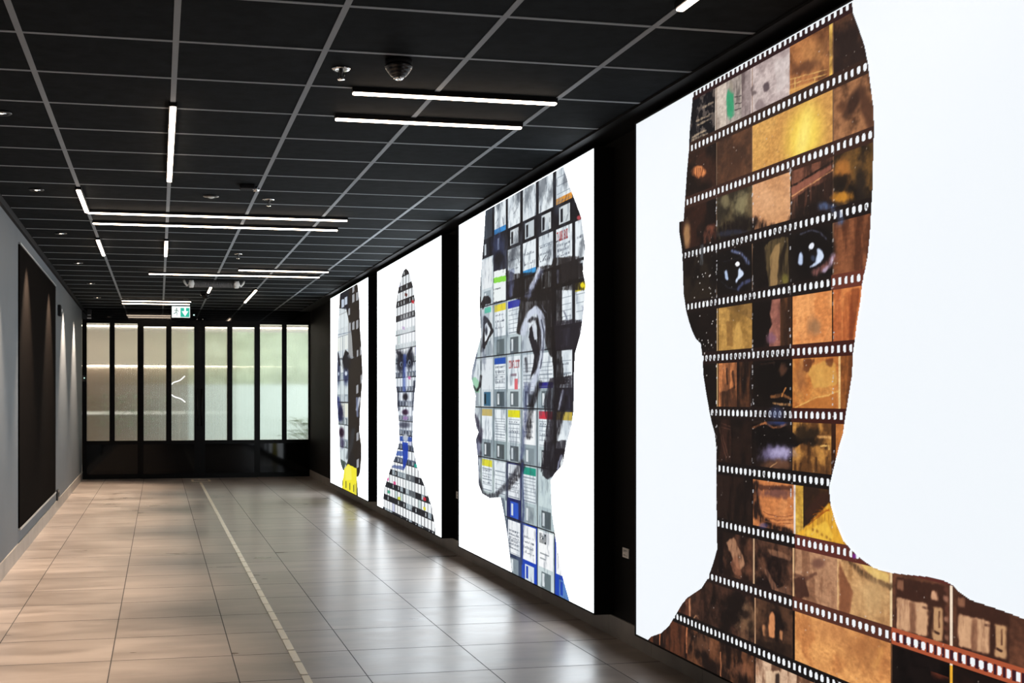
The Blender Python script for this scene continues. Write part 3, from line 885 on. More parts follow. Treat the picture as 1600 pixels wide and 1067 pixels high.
# ---------------------------------------------------------------- portraits of floppy disks
def disk(P, sa, sb, ta, tb, shell, label=(228, 237, 242), head=None, lines=0, shutter=(96, 104, 108), seed=0, foot=None, scribble=0, slot=(214, 222, 226), flip=False):
    """one disk: shell, paper label in the upper part, metal shutter in the lower part"""
    w, h = sa - sb, tb - ta
    P.rect(sa - 0.006, sb + 0.006, ta + 0.005, tb - 0.005, shell)

    def y(a, b):
        return (ta + (1 - b) * h, ta + (1 - a) * h) if not flip else (ta + a * h, ta + b * h)
    a, b = y(0.04, 0.64)
    if label is not None:
        P.rect(sa - 0.09 * w, sb + 0.09 * w, a, b, label)
        if head is not None:
            c, d = y(0.04, 0.17)
            P.rect(sa - 0.09 * w, sb + 0.09 * w, c, d, head)
        if foot is not None:
            c, d = y(0.55, 0.64)
            P.rect(sa - 0.09 * w, sb + 0.09 * w, c, d, foot)
        for k in range(lines):
            f = 0.22 + 0.40 * k / max(1, lines - 1)
            c, _ = y(f, f)
            P.rect(sa - 0.12 * w, sb + 0.12 * w, c, c + 0.005, (120, 130, 140), 0.75)
        rs = np.random.RandomState(seed)
        for k in range(scribble):
            f = 0.22 + 0.36 * (k + 0.3) / scribble
            c, _ = y(f, f)
            x = 0.16
            while x < 0.75:
                g = rs.uniform(0.02, 0.07)
                P.rect(sa - x * w, sa - (x + g) * w, c, c + rs.uniform(0.006, 0.018), (70, 76, 90), 0.7)
                x += g + rs.uniform(0.01, 0.05)
    if shutter is not None:
        a, b = y(0.70, 0.98)
        P.rect(sa - 0.24 * w, sb + 0.20 * w, a, b, shutter)
        a, b = y(0.735, 0.945)
        P.rect(sa - 0.30 * w, sa - 0.44 * w, a, b, slot)


def profile_portrait(parent):
    P = Print(9.32, 6.56, 0.128, 2.69, 0.008, 0.0045, (255, 255, 255), 0.9)
    P.feather, P.dry = 1, 0.5
    cs = [9.342 - 0.354 * k for k in range(9)]
    rs_ = [2.722, 2.345, 1.99, 1.615, 1.247, 0.878, 0.496, 0.118]
    BK, GY, LG, BL, NV = (26, 25, 31), (150, 164, 170), (182, 196, 200), (28, 70, 176), (30, 36, 92)
    W = (232, 240, 244)
    P.rect(10, 6, 0, 3, (30, 29, 34))
    sh_w = (206, 214, 218)
    D = {
        (0, 1): dict(shell=BK, label=(60, 66, 74), shutter=BK), (0, 2): dict(shell=BK, foot=(60, 140, 206), shutter=BK), (0, 3): dict(shell=BK, shutter=sh_w, slot=BK), (0, 4): dict(shell=BK, shutter=(190, 200, 206), slot=BK),
        (0, 5): dict(shell=BK, shutter=sh_w, slot=BK), (0, 6): dict(shell=BK, foot=(222, 150, 66), lines=4, shutter=sh_w, slot=BK), (0, 7): dict(shell=BK, label=BK, shutter=None),
        (1, 1): dict(shell=(196, 208, 214), label=(226, 232, 236), shutter=(150, 164, 172)), (1, 2): dict(shell=(44, 44, 58), label=None, shutter=(52, 54, 66)),
        (1, 3): dict(shell=BK, scribble=2, shutter=BK), (1, 4): dict(shell=BK, foot=(66, 150, 210), scribble=2, shutter=(120, 128, 136), slot=BK), (1, 5): dict(shell=BK, scribble=3, lines=2, shutter=(168, 178, 182), slot=BK),
        (1, 6): dict(shell=BK, scribble=4, shutter=(66, 64, 66), slot=BK), (1, 7): dict(shell=BK, scribble=1, shutter=(200, 208, 212), slot=BK),
        (2, 0): dict(shell=LG, shutter=None, label=None), (2, 1): dict(shell=(196, 206, 212), label=(214, 224, 228), shutter=(150, 162, 170)), (2, 2): dict(shell=GY, head=(226, 208, 66), scribble=3, shutter=(96, 108, 112), slot=(120, 130, 134)),
        (2, 3): dict(shell=LG, head=(44, 52, 160), lines=6, shutter=(92, 100, 104)), (2, 4): dict(shell=(190, 200, 208), label=(214, 222, 230), shutter=None), (2, 5): dict(shell=(60, 58, 62), label=(120, 124, 130), shutter=(120, 128, 134)),
        (2, 6): dict(shell=BK, lines=5, shutter=(66, 66, 80), slot=BK), (2, 7): dict(shell=BK, head=(222, 206, 60), lines=4, shutter=(52, 50, 58)),
        (3, 0): dict(shell=LG, label=(210, 220, 226), shutter=(150, 160, 168)), (3, 1): dict(shell=(196, 206, 212), label=(216, 224, 230), shutter=(60, 104, 130), slot=(30, 40, 44)), (3, 2): dict(shell=(140, 154, 162), head=(40, 84, 170), lines=6, scribble=4, shutter=(78, 90, 96)),
        (3, 3): dict(shell=LG, scribble=0, shutter=(100, 110, 114)), (3, 4): dict(shell=(176, 190, 198), label=(222, 230, 236), lines=7, shutter=(60, 64, 70)), (3, 5): dict(shell=GY, lines=7, foot=(46, 40, 130), shutter=(100, 112, 116)),
        (3, 6): dict(shell=(40, 38, 46), scribble=2, lines=3, shutter=(56, 56, 74), slot=(84, 88, 110)), (3, 7): dict(shell=BK, shutter=None, label=None),
        (4, 0): dict(shell=LG, label=(190, 200, 206), shutter=(150, 160, 168)), (4, 1): dict(shell=GY, head=(190, 172, 110), shutter=(78, 86, 90)), (4, 2): dict(shell=(140, 156, 160), lines=9, shutter=(78, 86, 88)), (4, 3): dict(shell=LG, head=(222, 216, 40), scribble=2, lines=6, shutter=(84, 92, 96)),
        (4, 4): dict(shell=(150, 164, 170), label=(240, 244, 246), head=None, scribble=4, shutter=(128, 140, 146)), (4, 5): dict(shell=LG, head=(196, 54, 70), lines=6, scribble=2, shutter=(84, 92, 96)), (4, 6): dict(shell=(40, 38, 44), head=(206, 176, 60), shutter=(40, 38, 44)), (4, 7): dict(shell=BK, label=(60, 62, 70), shutter=None),
        (5, 0): dict(shell=LG, shutter=None), (5, 1): dict(shell=(176, 190, 190), head=(216, 210, 60), lines=5, scribble=3, shutter=(170, 180, 186)), (5, 2): dict(shell=LG, lines=6, shutter=(176, 188, 192)), (5, 3): dict(shell=NV, label=(228, 234, 240), lines=4, scribble=5, shutter=(44, 86, 190), slot=(200, 210, 220)),
        (5, 4): dict(shell=(176, 192, 196), head=(40, 150, 130), lines=8, shutter=(150, 162, 166)), (5, 5): dict(shell=(172, 188, 192), label=(196, 212, 214), shutter=(84, 94, 98)), (5, 6): dict(shell=LG, label=(190, 204, 206), shutter=None),
        (6, 2): dict(shell=GY, label=(196, 206, 210), shutter=(150, 160, 164)), (6, 3): dict(shell=(50, 62, 90), label=(236, 240, 244), lines=6, scribble=6, shutter=(130, 142, 150)), (6, 4): dict(shell=BL, label=(244, 247, 250), scribble=4, shutter=(206, 218, 228), slot=BL),
        (6, 5): dict(shell=(196, 210, 212), label=(246, 248, 250), scribble=0, shutter=(104, 118, 122)), (6, 6): dict(shell=BL, label=(246, 248, 250), scribble=1, shutter=(90, 130, 190), slot=BL), (6, 7): dict(shell=(150, 164, 172), shutter=None),
    }
    for (r, c), kw in D.items():
        disk(P, cs[c], cs[c + 1], rs_[r + 1], rs_[r], seed=r * 10 + c, **kw)
    P.text('CONFLICT', cs[3] - 0.05, rs_[3] - 0.045, 0.0082, 0.011, (170, 40, 46))
    P.rect(cs[3] - 0.10, cs[3] - 0.24, rs_[3] - 0.15, rs_[3] - 0.135, (150, 130, 140))
    P.rect(cs[3] - 0.19, cs[3] - 0.27, rs_[3] - 0.24, rs_[3] - 0.17, (214, 110, 116))
    P.text('KAO', cs[5] - 0.05, rs_[6] - 0.03, 0.012, 0.012, (60, 66, 70))
    for k, n in ((0, 9), (1, 6)):
        P.rect(cs[5] - 0.06, cs[5] - 0.06 - 0.02 * n, rs_[6] - 0.16 - 0.03 * k, rs_[6] - 0.15 - 0.03 * k, (150, 156, 160))
    P.text('NOISE', cs[6] - 0.05, rs_[3] - 0.17, 0.012, 0.009, (60, 62, 66))
    P.rect(cs[6] - 0.05, cs[6] - 0.09, rs_[3] - 0.10, rs_[3] - 0.06, (60, 62, 66))
    P.text('TURBO', cs[6] - 0.04, rs_[1] - 0.03, 0.011, 0.012, (170, 60, 60))
    P.rect(cs[6] - 0.03, cs[6] - 0.06, rs_[1] - 0.09, rs_[1] - 0.08, (90, 90, 96))
    # painted face: greys laid over the disks
    ink, dk2, lt = (30, 27, 31), (70, 74, 90), (232, 238, 246)
    # thin washes of grey paint over the whole head
    wash = sstep(0.5, 0.75, fbm(P.S * 7, P.T * 4, 71, 5))
    P.blend(slice(0, P.ns), 0.30 * wash, (120, 134, 150))
    wash = sstep(0.55, 0.72, fbm(P.S * 26, P.T * 9, 72, 4))
    P.blend(slice(0, P.ns), 0.34 * wash, (70, 78, 92))
    # smudges on the top labels
    for (a, b, c, d, s_) in ((812, 300, 6, 22, 1), (826, 302, 5, 22, 2), (848, 290, 7, 22, 3), (862, 300, 4, 20, 4), (806, 392, 8, 26, 5), (800, 400, 4, 16, 6), (912, 380, 4, 26, 7), (780, 318, 5, 12, 8), (760, 350, 4, 14, 9), (886, 275, 4, 14, 10), (858, 398, 4, 14, 11)):
        P.blob(a, b, c, d, (58, 62, 70), 0.55, ang=0.25, soft=0.7, rough=0.9, seed=s_)
    P.blob(779, 385, 8, 22, (60, 70, 104), 0.7, soft=0.7, rough=0.6, seed=20)
    P.blob(780, 405, 8, 12, (24, 24, 30), 0.85, soft=0.5, rough=0.6, seed=21)
    P.poly([(772, 424), (791, 420), (791, 468), (772, 472)], (232, 240, 240), 1.0, feather=0)
    P.poly([(772, 434), (791, 430), (791, 439), (772, 443)], (136, 212, 78), 1.0, feather=0)
    P.stroke([(774, 452), (782, 450)], 0.8, (40, 44, 52), 0.9)
    # hair
    P.poly([(792, 420), (806, 426), (838, 424), (842, 416), (864, 412), (866, 402), (898, 398), (916, 420), (914, 452), (868, 452), (866, 468), (820, 470), (794, 462)], (30, 25, 25), 0.86, streak=0.5, seed=22)
    P.poly([(814, 462), (866, 452), (870, 560), (862, 556), (856, 545), (850, 520), (846, 490), (838, 478), (828, 484), (820, 504), (815, 522), (808, 520), (811, 490)], (32, 28, 29), 0.93, streak=0.35, seed=23)
    P.poly([(864, 448), (880, 448), (880, 500), (876, 520), (880, 560), (884, 600), (868, 600), (864, 560)], (26, 23, 26), 0.92, streak=0.3, seed=24)
    P.poly([(866, 500), (900, 498), (912, 500), (906, 540), (896, 545), (870, 545)], (40, 36, 44), 0.85, streak=0.4, seed=25)
    P.poly([(878, 403), (906, 398), (916, 430), (878, 440)], (44, 40, 42), 0.82, streak=0.5, seed=26)
    P.poly([(860, 590), (897, 585), (896, 640), (884, 640), (866, 690), (856, 740), (866, 745), (884, 700), (868, 700), (862, 720), (846, 738), (850, 700), (856, 660), (850, 630)], (34, 30, 38), 0.8, streak=0.55, seed=27)
    P.poly([(852, 690), (886, 686), (884, 704), (870, 740), (858, 748), (848, 742)], (32, 29, 36), 0.85, streak=0.4, seed=28)
    P.stroke([(885, 620), (878, 655), (868, 690)], 3.2, ink, 0.85, rough=0.6, seed=29)
    P.stroke([(871, 600), (868, 640), (866, 690)], 5, ink, 0.8, rough=0.5, seed=30)
    P.stroke([(880, 610), (874, 640)], 1.6, (190, 196, 212), 0.7, rough=0.6, seed=31)
    P.stroke([(878, 712), (872, 732)], 1.8, (170, 176, 200), 0.7, rough=0.8, seed=32)
    P.stroke([(831, 450), (836, 438), (843, 420)], 3.0, (232, 238, 250), 0.95, rough=0.5, seed=33)
    P.stroke([(826, 462), (834, 446), (846, 424)], 4.0, (140, 150, 186), 0.5, rough=0.8, seed=34)
    P.stroke([(800, 424), (798, 460)], 4, (110, 122, 168), 0.55, soft=0.8, rough=0.7, seed=35)
    # dry bristle marks through the hair
    rb = np.random.RandomState(8)
    zone = [(808, 430), (898, 404), (914, 440), (905, 540), (896, 640), (872, 730), (858, 740), (862, 640), (866, 560), (850, 500), (836, 470), (812, 516)]
    hair = P.inside(zone)
    for k in range(150):
        i, j = rb.randint(P.nt), rb.randint(P.ns)
        if not hair[i, j]:
            continue
        x, y_ = P.u[j], P.V[i, j]
        a = rb.uniform(-0.35, 0.5)
        ln = rb.uniform(6, 20)
        c = (22, 20, 24) if rb.rand() < 0.62 else [(96, 100, 118), (140, 146, 166), (70, 64, 66)][rb.randint(3)]
        P.stroke([(x, y_), (x + a * ln * 0.5, y_ + ln * 0.5), (x + a * ln * 1.2, y_ + ln)], rb.uniform(0.5, 1.6), c, rb.uniform(0.4, 0.85), rough=0.5, seed=k)
    for k in range(60):
        x, y_ = rb.uniform(775, 900), rb.uniform(270, 420)
        a = rb.uniform(-0.6, 0.3)
        ln = rb.uniform(6, 16)
        P.stroke([(x, y_), (x + a * ln, y_ + ln)], rb.uniform(0.4, 0.9), (40, 42, 52), rb.uniform(0.25, 0.6), rough=0.6, seed=k)
    # ear
    P.stroke([(818, 520), (822, 505), (829, 490), (838, 483), (845.7, 492), (848.4, 513), (846.6, 545), (842, 571), (837, 590), (830, 612)], 5.0, (196, 204, 222), 0.92, soft=0.4)
    P.stroke([(847, 500), (850.5, 520), (849, 550), (845, 575)], 1.3, (70, 74, 90), 0.9)
    P.stroke([(828, 502), (833, 497), (839, 499), (843, 512), (844, 536), (840.5, 562), (836, 582)], 2.8, ink, 0.95, rough=0.3, seed=36)
    P.poly([(829, 512), (833, 506), (838, 520), (842, 548), (838, 576), (829, 592), (834, 570), (836, 555), (832, 542), (827, 526)], (34, 31, 38), 0.95)
    P.poly([(832, 506), (838, 512), (841, 528), (836, 530)], (206, 214, 226), 0.9)
    P.stroke([(822, 560), (824, 580)], 2.2, (40, 38, 44), 0.85)
    P.stroke([(824, 608), (834, 596), (842, 578)], 3.0, (190, 198, 216), 0.85)
    P.stroke([(828, 600), (826, 616), (830, 628)], 2.4, dk2, 0.8)
    # jaw line and neck
    P.stroke([(844, 598), (836, 622), (828, 645), (826, 670), (827, 682)], 4.2, ink, 0.9, rough=0.4, seed=37)
    P.stroke([(822, 600), (822, 650), (818, 690), (815, 718)], 3.4, (70, 78, 112), 0.75, soft=0.8, rough=0.5, seed=38)
    P.stroke([(748.5, 752), (752, 768), (762, 776), (776, 773), (790, 760), (806, 738), (816, 722)], 4.2, (46, 46, 54), 0.88, rough=0.4, seed=39)
    P.stroke([(794, 764), (812, 742), (818, 730)], 3.4, ink, 0.8, rough=0.5, seed=40)
    P.stroke([(793, 720), (792, 780)], 2.2, (60, 66, 82), 0.8)
    P.stroke([(817, 724), (818, 800), (816, 880)], 2.2, (50, 60, 100), 0.75)
    # eye, brow, nose, lips
    P.poly([(752, 474), (757, 462), (764, 460), (769, 468), (768, 474), (760, 474), (755, 484)], ink, 0.92, streak=0.3, seed=41)
    P.poly([(757.5, 481), (768, 477), (768, 487), (758, 489)], (92, 190, 164), 0.95)
    P.poly([(757, 492), (763, 495), (769, 506), (773, 516), (765, 528), (758, 544), (755, 544), (756, 520)], ink, 0.88)
    P.stroke([(758, 496), (757, 516), (756, 536), (754, 548)], 2.6, (40, 38, 46), 0.9)
    P.poly([(759, 506), (762, 502), (767.5, 515), (763, 526), (758.6, 534)], (226, 234, 240), 0.97)
    P.blob(760.6, 517, 1.8, 7, (44, 46, 56), 0.9)
    P.stroke([(756, 548), (757, 566)], 3, (96, 104, 122), 0.5, soft=0.8)
    P.blob(756, 500, 8, 14, (90, 98, 120), 0.35, soft=0.8)
    P.stroke([(745, 553), (741, 575), (738, 592)], 2.2, (80, 88, 110), 0.7)
    P.poly([(738, 590), (744, 588), (750, 596), (750, 612), (744, 612)], (120, 190, 140), 0.6)
    P.stroke([(740, 604), (746, 610), (750, 604), (752, 588)], 2.0, ink, 0.9)
    P.stroke([(742.5, 650), (746, 660), (752, 674), (750, 690)], 3.6, (44, 38, 56), 0.92, rough=0.3, seed=43)
    P.stroke([(746, 680), (746, 692), (750, 708), (749, 714)], 3.0, (44, 40, 56), 0.88, rough=0.3, seed=44)
    P.blob(748, 700, 3.4, 9, (150, 156, 184), 0.6, soft=0.6)
    P.stroke([(747, 715), (748.5, 740), (749, 756)], 2.2, (84, 90, 104), 0.7)
    P.poly([(783, 776), (789, 778), (795, 836), (802, 897), (799, 897), (792, 836)], (90, 100, 112), 0.8)
    P.blob(911, 445, 3.2, 4, (230, 210, 40), 0.98, soft=0.2)
    P.blob(905, 340, 3.2, 3.4, (206, 90, 96), 0.8, soft=0.3)
    outline = [(759, 322), (759, 330.5), (757, 369), (754, 403), (751, 445), (750, 486.5), (752.7, 525), (745, 552), (738, 580), (737.5, 592), (740, 604), (744, 618), (742, 649),
               (745, 668), (748.5, 675), (744, 687), (747, 712), (748, 736), (748.5, 757), (754, 771), (766, 778), (783, 777), (788, 802), (793.6, 836.5), (800.5, 895), (802, 960), (892, 1000),
               (890.6, 940), (880, 902), (870, 850), (863, 802), (861, 750), (868, 739), (880, 725.6), (884, 701), (894, 663), (897, 639), (897.6, 587), (899, 552), (908, 521), (913, 480),
               (915.6, 445), (911.4, 424), (915, 386), (909.7, 344), (908, 337), (899, 313), (890.6, 292), (880, 258), (878, 250)]
    P.finish(0.22, 0.05)
    return P.build(outline, 'portrait', parent)


def mosaic_portrait(parent):
    P = Print(13.30, 10.36, 0.128, 2.62, 0.0075, 0.0048, (255, 255, 255), 0.5)
    P.dry = 0.3
    cw, rh = 0.145, 0.142
    rng = np.random.RandomState(11)
    BK = (30, 31, 36)
    P.rect(14, 10, 0, 3, (44, 47, 54))
    n_c, n_r = int(3.1 / cw) + 1, 18
    for c in range(n_c):
        for r in range(n_r):
            sa, ta = 13.32 - c * cw, 2.650 - (r + 1) * rh
            # v of this row near the face, to choose its tone
            v = CY - F_PX * (ta + rh / 2 - CAM_H) / (XP * SN + 11.9 * CS)
            q = rng.rand()
            if v < 490:
                sh, lab, st = BK, (226, 232, 236), (46, 44, 48)
            elif v < 560:
                sh, lab, st = (214, 222, 226), (238, 242, 246), (166, 178, 182)
            elif v < 690:
                sh, lab, st = (150, 160, 176), (220, 228, 236), (76, 82, 96)
            elif v < 735:
                sh, lab, st = (110, 120, 140), (232, 238, 242), (60, 66, 80)
            else:
                sh, lab, st = (40, 42, 50), (240, 244, 246), (34, 36, 42)
                if q < 0.25:
                    sh, st = (150, 162, 170), (130, 142, 150)
            if q > 0.93:
                lab = [(190, 206, 206), (206, 220, 210), (196, 200, 226)][rng.randint(3)]
            P.rect(sa - 0.006, sa - cw + 0.006, ta + 0.005, ta + rh - 0.005, sh)
            P.rect(sa - 0.014, sa - cw + 0.014, ta + 0.40 * rh, ta + rh * 0.96, lab)
            P.rect(sa - 0.030, sa - cw + 0.026, ta + 0.04 * rh, ta + 0.34 * rh, st)
            P.rect(sa - 0.040, sa - 0.066, ta + 0.07 * rh, ta + 0.31 * rh, (206, 214, 218) if q < 0.5 else st)
    for u, v, col in ((645.5, 471, (190, 40, 50)), (664, 779, (200, 40, 60)), (664, 794, (226, 214, 60)), (650, 727, (40, 170, 150)), (606, 748, (210, 90, 150)), (617, 754, (206, 80, 130)), (624, 778, (206, 214, 60)), (636, 560, (220, 214, 120)),
                      (631, 512, (150, 110, 170)), (640, 590, (190, 110, 160)), (635, 460, (90, 40, 34)), (608, 768, (60, 150, 120))):
        P.poly([(u - 2, v - 2.4), (u + 2, v - 1.4), (u + 2, v + 3.4), (u - 2, v + 2.4)], col, 0.9)
    # face
    P.blob(636, 522, 11, 34, (240, 245, 250), 0.5, soft=0.8)
    P.blob(627.5, 566, 8, 16, (24, 26, 40), 0.92, soft=0.5, rough=0.4, seed=1)
    P.blob(641, 562, 6.5, 15, (24, 26, 40), 0.92, soft=0.5, rough=0.4, seed=2)
    P.stroke([(622, 550), (628, 556)], 3, (28, 28, 40), 0.9)
    P.stroke([(638, 556), (643, 544)], 2, (28, 28, 40), 0.9)
    for u, v in ((627.5, 569), (640, 566)):
        P.blob(u, v, 2.0, 3.6, (176, 192, 214), 0.75, soft=0.5)
        P.blob(u + 0.4, v + 0.4, 1.2, 2.6, (24, 26, 34), 0.95, soft=0.3)
    P.stroke([(633, 556), (632.5, 580), (632, 610)], 2.6, (60, 84, 160), 0.75, soft=0.8)
    P.stroke([(635, 575), (636, 606)], 2.0, (206, 216, 236), 0.7)
    P.blob(634, 620, 4, 6, (26, 24, 34), 0.92, soft=0.5)
    P.stroke([(622, 606), (623, 640)], 2, (40, 44, 60), 0.8)
    P.stroke([(648, 596), (646, 640)], 2, (40, 44, 60), 0.8)
    P.blob(634, 644, 5, 4.6, (50, 26, 52), 0.95, soft=0.4)
    P.blob(634, 653, 4, 3, (150, 120, 170), 0.9, soft=0.5)
    P.blob(632, 664, 9, 5, (40, 42, 60), 0.75, soft=0.6)
    P.blob(641, 640, 4, 14, (226, 234, 244), 0.5, soft=0.7)
    P.poly([(625, 681), (644, 683), (644, 690), (625, 689)], (34, 66, 150), 0.85)
    P.blob(634, 684, 4, 6, (190, 196, 204), 0.9, soft=0.4)
    P.poly([(629, 690), (638, 692), (638, 714), (633, 732), (630, 732), (630, 712)], (30, 64, 166), 0.9)
    P.poly([(619, 704), (632, 705), (632, 713), (617, 711)], (34, 66, 150), 0.7)
    P.poly([(616, 726), (632, 729), (632, 735), (612, 730)], (36, 56, 120), 0.6)
    P.poly([(632, 735), (648, 740), (650, 790), (640, 796), (634, 780)], (206, 218, 220), 0.35)
    outline = [(634.7, 419.5), (631, 423), (628.5, 430.6), (623.4, 449), (620.3, 467.7), (619, 482), (618, 554), (618, 585), (619, 602), (621, 616), (621, 632), (623.4, 655), (624.4, 690), (619, 710.7),
               (611, 731), (606, 746), (600.7, 764), (598.7, 785), (598, 830), (684, 850), (681, 834), (680, 820), (675, 791), (666.7, 766), (658.5, 746), (652, 729), (648, 708.7), (645, 690), (646, 651),
               (648, 616), (650, 602), (651, 585), (651, 544), (650, 513), (649, 472), (647, 453), (642, 432.7), (638.5, 423)]
    P.finish(0.22, 0.05)
    return P.build(outline, 'portrait', parent)


def girl_portrait(parent):
    P = Print(17.1, 14.1, 0.128, 2.69, 0.013, 0.0075, (255, 255, 255))
    BR = (46, 40, 37)
    P.rect(18, 13, 0, 3, BR)
    cw, rh = 0.335, 0.29
    for c in range(9):
        for r in range(9):
            sa, ta = 16.98 - c * cw, 2.70 - (r + 1) * rh
            lab = [(222, 230, 232), (206, 218, 222), (226, 228, 212)][(c * 3 + r) % 3]
            if c < 4:
                disk(P, sa, sa - cw, ta, ta + rh, (150, 162, 170) if (c + r) % 2 else (186, 196, 200), label=lab, shutter=(112, 122, 126) if r > 4 else (176, 188, 196), seed=c + r, lines=0)
    P.poly([(530, 470), (541, 465), (546, 500), (550, 525), (552, 560), (530, 560), (527, 520)], (226, 234, 238), 0.6)
    P.stroke([(536, 525), (536, 560)], 0.5, (110, 122, 140), 0.8)
    P.stroke([(529, 523), (550, 518)], 0.6, (110, 122, 140), 0.8)
    P.stroke([(528, 563), (554, 558)], 0.6, (110, 122, 140), 0.8)
    # hair
    P.poly([(558.8, 430), (544, 448), (531, 452), (530, 482), (541, 481), (545, 500), (549.5, 517), (552, 551), (555, 561), (555, 600), (556, 632), (557, 668), (556, 685), (550, 714), (557.7, 735), (561, 748), (572, 720), (572, 560), (566, 470)], (45, 39, 36), 0.99)
    P.poly([(532, 456), (546, 450), (545, 484), (533, 482)], (28, 32, 50), 0.8, streak=0.4, seed=2)
    for u, v, w, h in ((552.5, 452, 3, 9), (552.5, 466, 3.5, 13), (558.5, 463, 3.5, 13), (552.5, 509, 3.5, 12), (558.5, 507, 3.5, 13), (559, 552, 2.4, 10), (564, 548, 2, 13), (565, 592, 2.6, 13), (558.6, 608, 3.2, 13), (546, 487, 2.6, 10), (547, 510, 3, 11), (559, 682, 3.4, 12), (559.3, 724, 3.4, 13), (536, 474, 4, 12), (541, 470, 4, 12)):
        P.poly([(u - w / 2, v - h / 2 + 1), (u + w / 2, v - h / 2 - 1), (u + w / 2, v + h / 2 - 1), (u - w / 2, v + h / 2 + 1)], (168, 172, 178) if u > 545 else (206, 218, 236), 0.9)
    P.poly([(535, 562), (540, 546), (546, 552), (541, 558), (538, 572)], (26, 24, 30), 0.97)
    P.blob(541.5, 567, 6, 14, (26, 26, 36), 0.97, soft=0.4, rough=0.4, seed=3)
    P.blob(541, 589, 4, 12, (40, 48, 84), 0.9, soft=0.6, rough=0.4, seed=4)
    P.blob(541, 583.5, 1.8, 3.4, (214, 222, 236), 0.95, soft=0.3)
    P.blob(529.5, 580, 2.4, 20, (32, 40, 72), 0.9, soft=0.6)
    P.blob(529.5, 584, 1, 3, (206, 218, 236), 0.9)
    P.stroke([(528, 552), (531, 570)], 1.5, (34, 34, 46), 0.9)
    P.stroke([(528, 622), (531, 640), (531, 655)], 2.6, (44, 52, 104), 0.85, soft=0.8)
    P.blob(533, 645, 3.8, 13, (28, 28, 60), 0.92, soft=0.6, rough=0.5, seed=5)
    P.blob(534, 676, 4, 8, (40, 20, 40), 0.95, soft=0.5)
    P.blob(535, 692, 3, 8, (60, 52, 84), 0.75, soft=0.6, rough=0.5, seed=6)
    P.stroke([(544, 715), (550, 690), (552, 672)], 3, (60, 64, 70), 0.7, soft=0.7)
    P.poly([(541, 727), (548, 706), (552, 708), (557.7, 728), (557.7, 736)], (40, 38, 40), 0.8)
    P.stroke([(558, 640), (560, 632), (562, 622)], 1.8, (206, 214, 226), 0.9)
    P.stroke([(558, 622), (559, 650)], 1.6, (120, 130, 160), 0.8)
    P.poly([(531, 716), (541, 722), (540, 728), (536, 735), (533, 726)], (60, 74, 66), 0.85, streak=0.4, seed=7)
    P.poly([(538, 733), (544, 725), (557.6, 732), (557.7, 790), (530, 780), (534.6, 748)], (240, 228, 62), 1.0)
    P.poly([(540, 732), (544, 727), (549, 730), (550, 750), (540, 750)], (248, 240, 104), 0.8)
    for u, v in ((535.5, 752), (541, 756), (547, 759), (553, 762), (558, 768)):
        P.stroke([(u, v - 4), (u, v + 6)], 0.6, (60, 66, 50), 0.95)
    P.poly([(530, 748), (534.6, 750), (534.6, 765), (530, 762)], (255, 255, 255), 0.6)
    P.poly([(553.5, 755), (557, 757), (557, 773), (553.5, 771)], (210, 200, 70), 0.8)
    outline = [(531.7, 450), (531.7, 456.7), (530, 486), (528.5, 510), (527.4, 551.5), (527.2, 602.5), (527, 632), (529, 662), (530.7, 685.5), (531.4, 714), (532.8, 724.7), (536.4, 734.5), (538, 735),
               (537, 745), (535, 752), (534.6, 790), (560, 800), (559.5, 765), (557.7, 745), (560.4, 744.6), (563, 737), (565, 714), (564.9, 696), (562, 675), (562.7, 644.5), (565.8, 603.6), (566.8, 583.4), (565, 542), (562.8, 511.7), (562, 472),
               (558.8, 441.6), (558, 420)]
    P.finish(0.22, 0.05)
    return P.build(outline, 'portrait', parent)

# ------------------------------------------------------------------ shell of the corridor
Y0 = -2.0
ZT = CEIL


def slab(name, label, cat, m, *boxes):
    b = MB()
    for q in boxes:
        b.box(*q)
    return struct(b.build(name, m), label, cat)


slab('floor', 'brown grey stone tile floor running the length of the corridor', 'floor', M['floor'], (-1.6, 2.7, Y0, YB + 0.08, -0.1, 0))
ceiling = slab('ceiling', 'black tiled ceiling with grey rails above the corridor', 'ceiling', M['ceil'], (-1.6, 2.7, Y0, YB + 0.08, ZT, ZT + 0.12))
GX = [-0.533, 0.0675, 0.6705, 1.2705, 1.8655]
GY = [5.10 + 0.594 * k for k in range(-11, 27)]
g = MB()
for x in GX:
    g.box(x - 0.0125, x + 0.0125, Y0, YB - 0.02, ZT - 0.0025, ZT + 0.002)
for y in GY:
    g.box(xl(y) + 0.03, 2.40, y - 0.0115, y + 0.0115, ZT - 0.002, ZT + 0.002)
tag(g.build('ceiling_rail_grid', M['grid'], ceiling), 'grey steel rails between the black tiles')

b = MB()
b.hexa([(xl(Y0) - 0.2, Y0, 0), (xl(Y0), Y0, 0), (xl(YB), YB, 0), (xl(YB) - 0.2, YB, 0), (xl(Y0) - 0.2, Y0, ZT), (xl(Y0), Y0, ZT), (xl(YB), YB, ZT), (xl(YB) - 0.2, YB, ZT)])
struct(b.build('wall_left', M['wall_grey']), 'smooth grey painted wall opposite the lit portraits', 'wall')
slab('wall_right', 'black wall behind the four light boxes', 'wall', M['wall_black'], (XW, XW + 0.2, Y0, YB + 0.05, 0, ZT))
slab('wall_rear', 'dark wall closing the corridor behind the viewer', 'wall', M['wall_grey'], (-1.4, 2.6, Y0 - 0.1, Y0, 0, ZT))
slab('wall_far', 'glossy black fascia above the glazed doors', 'wall', M['fascia'], (-1.25, 2.5, YB - 0.02, YB + 0.1, 2.565, ZT))
slab('shade_strip', 'black strip imitating the ceiling shade above the light boxes', 'trim', M['matte_black'], (2.285, XW, Y0, YB - 0.02, ZT - 0.012, ZT))  # dark strip put in for the shade where the ceiling nears the boxes
b = MB()
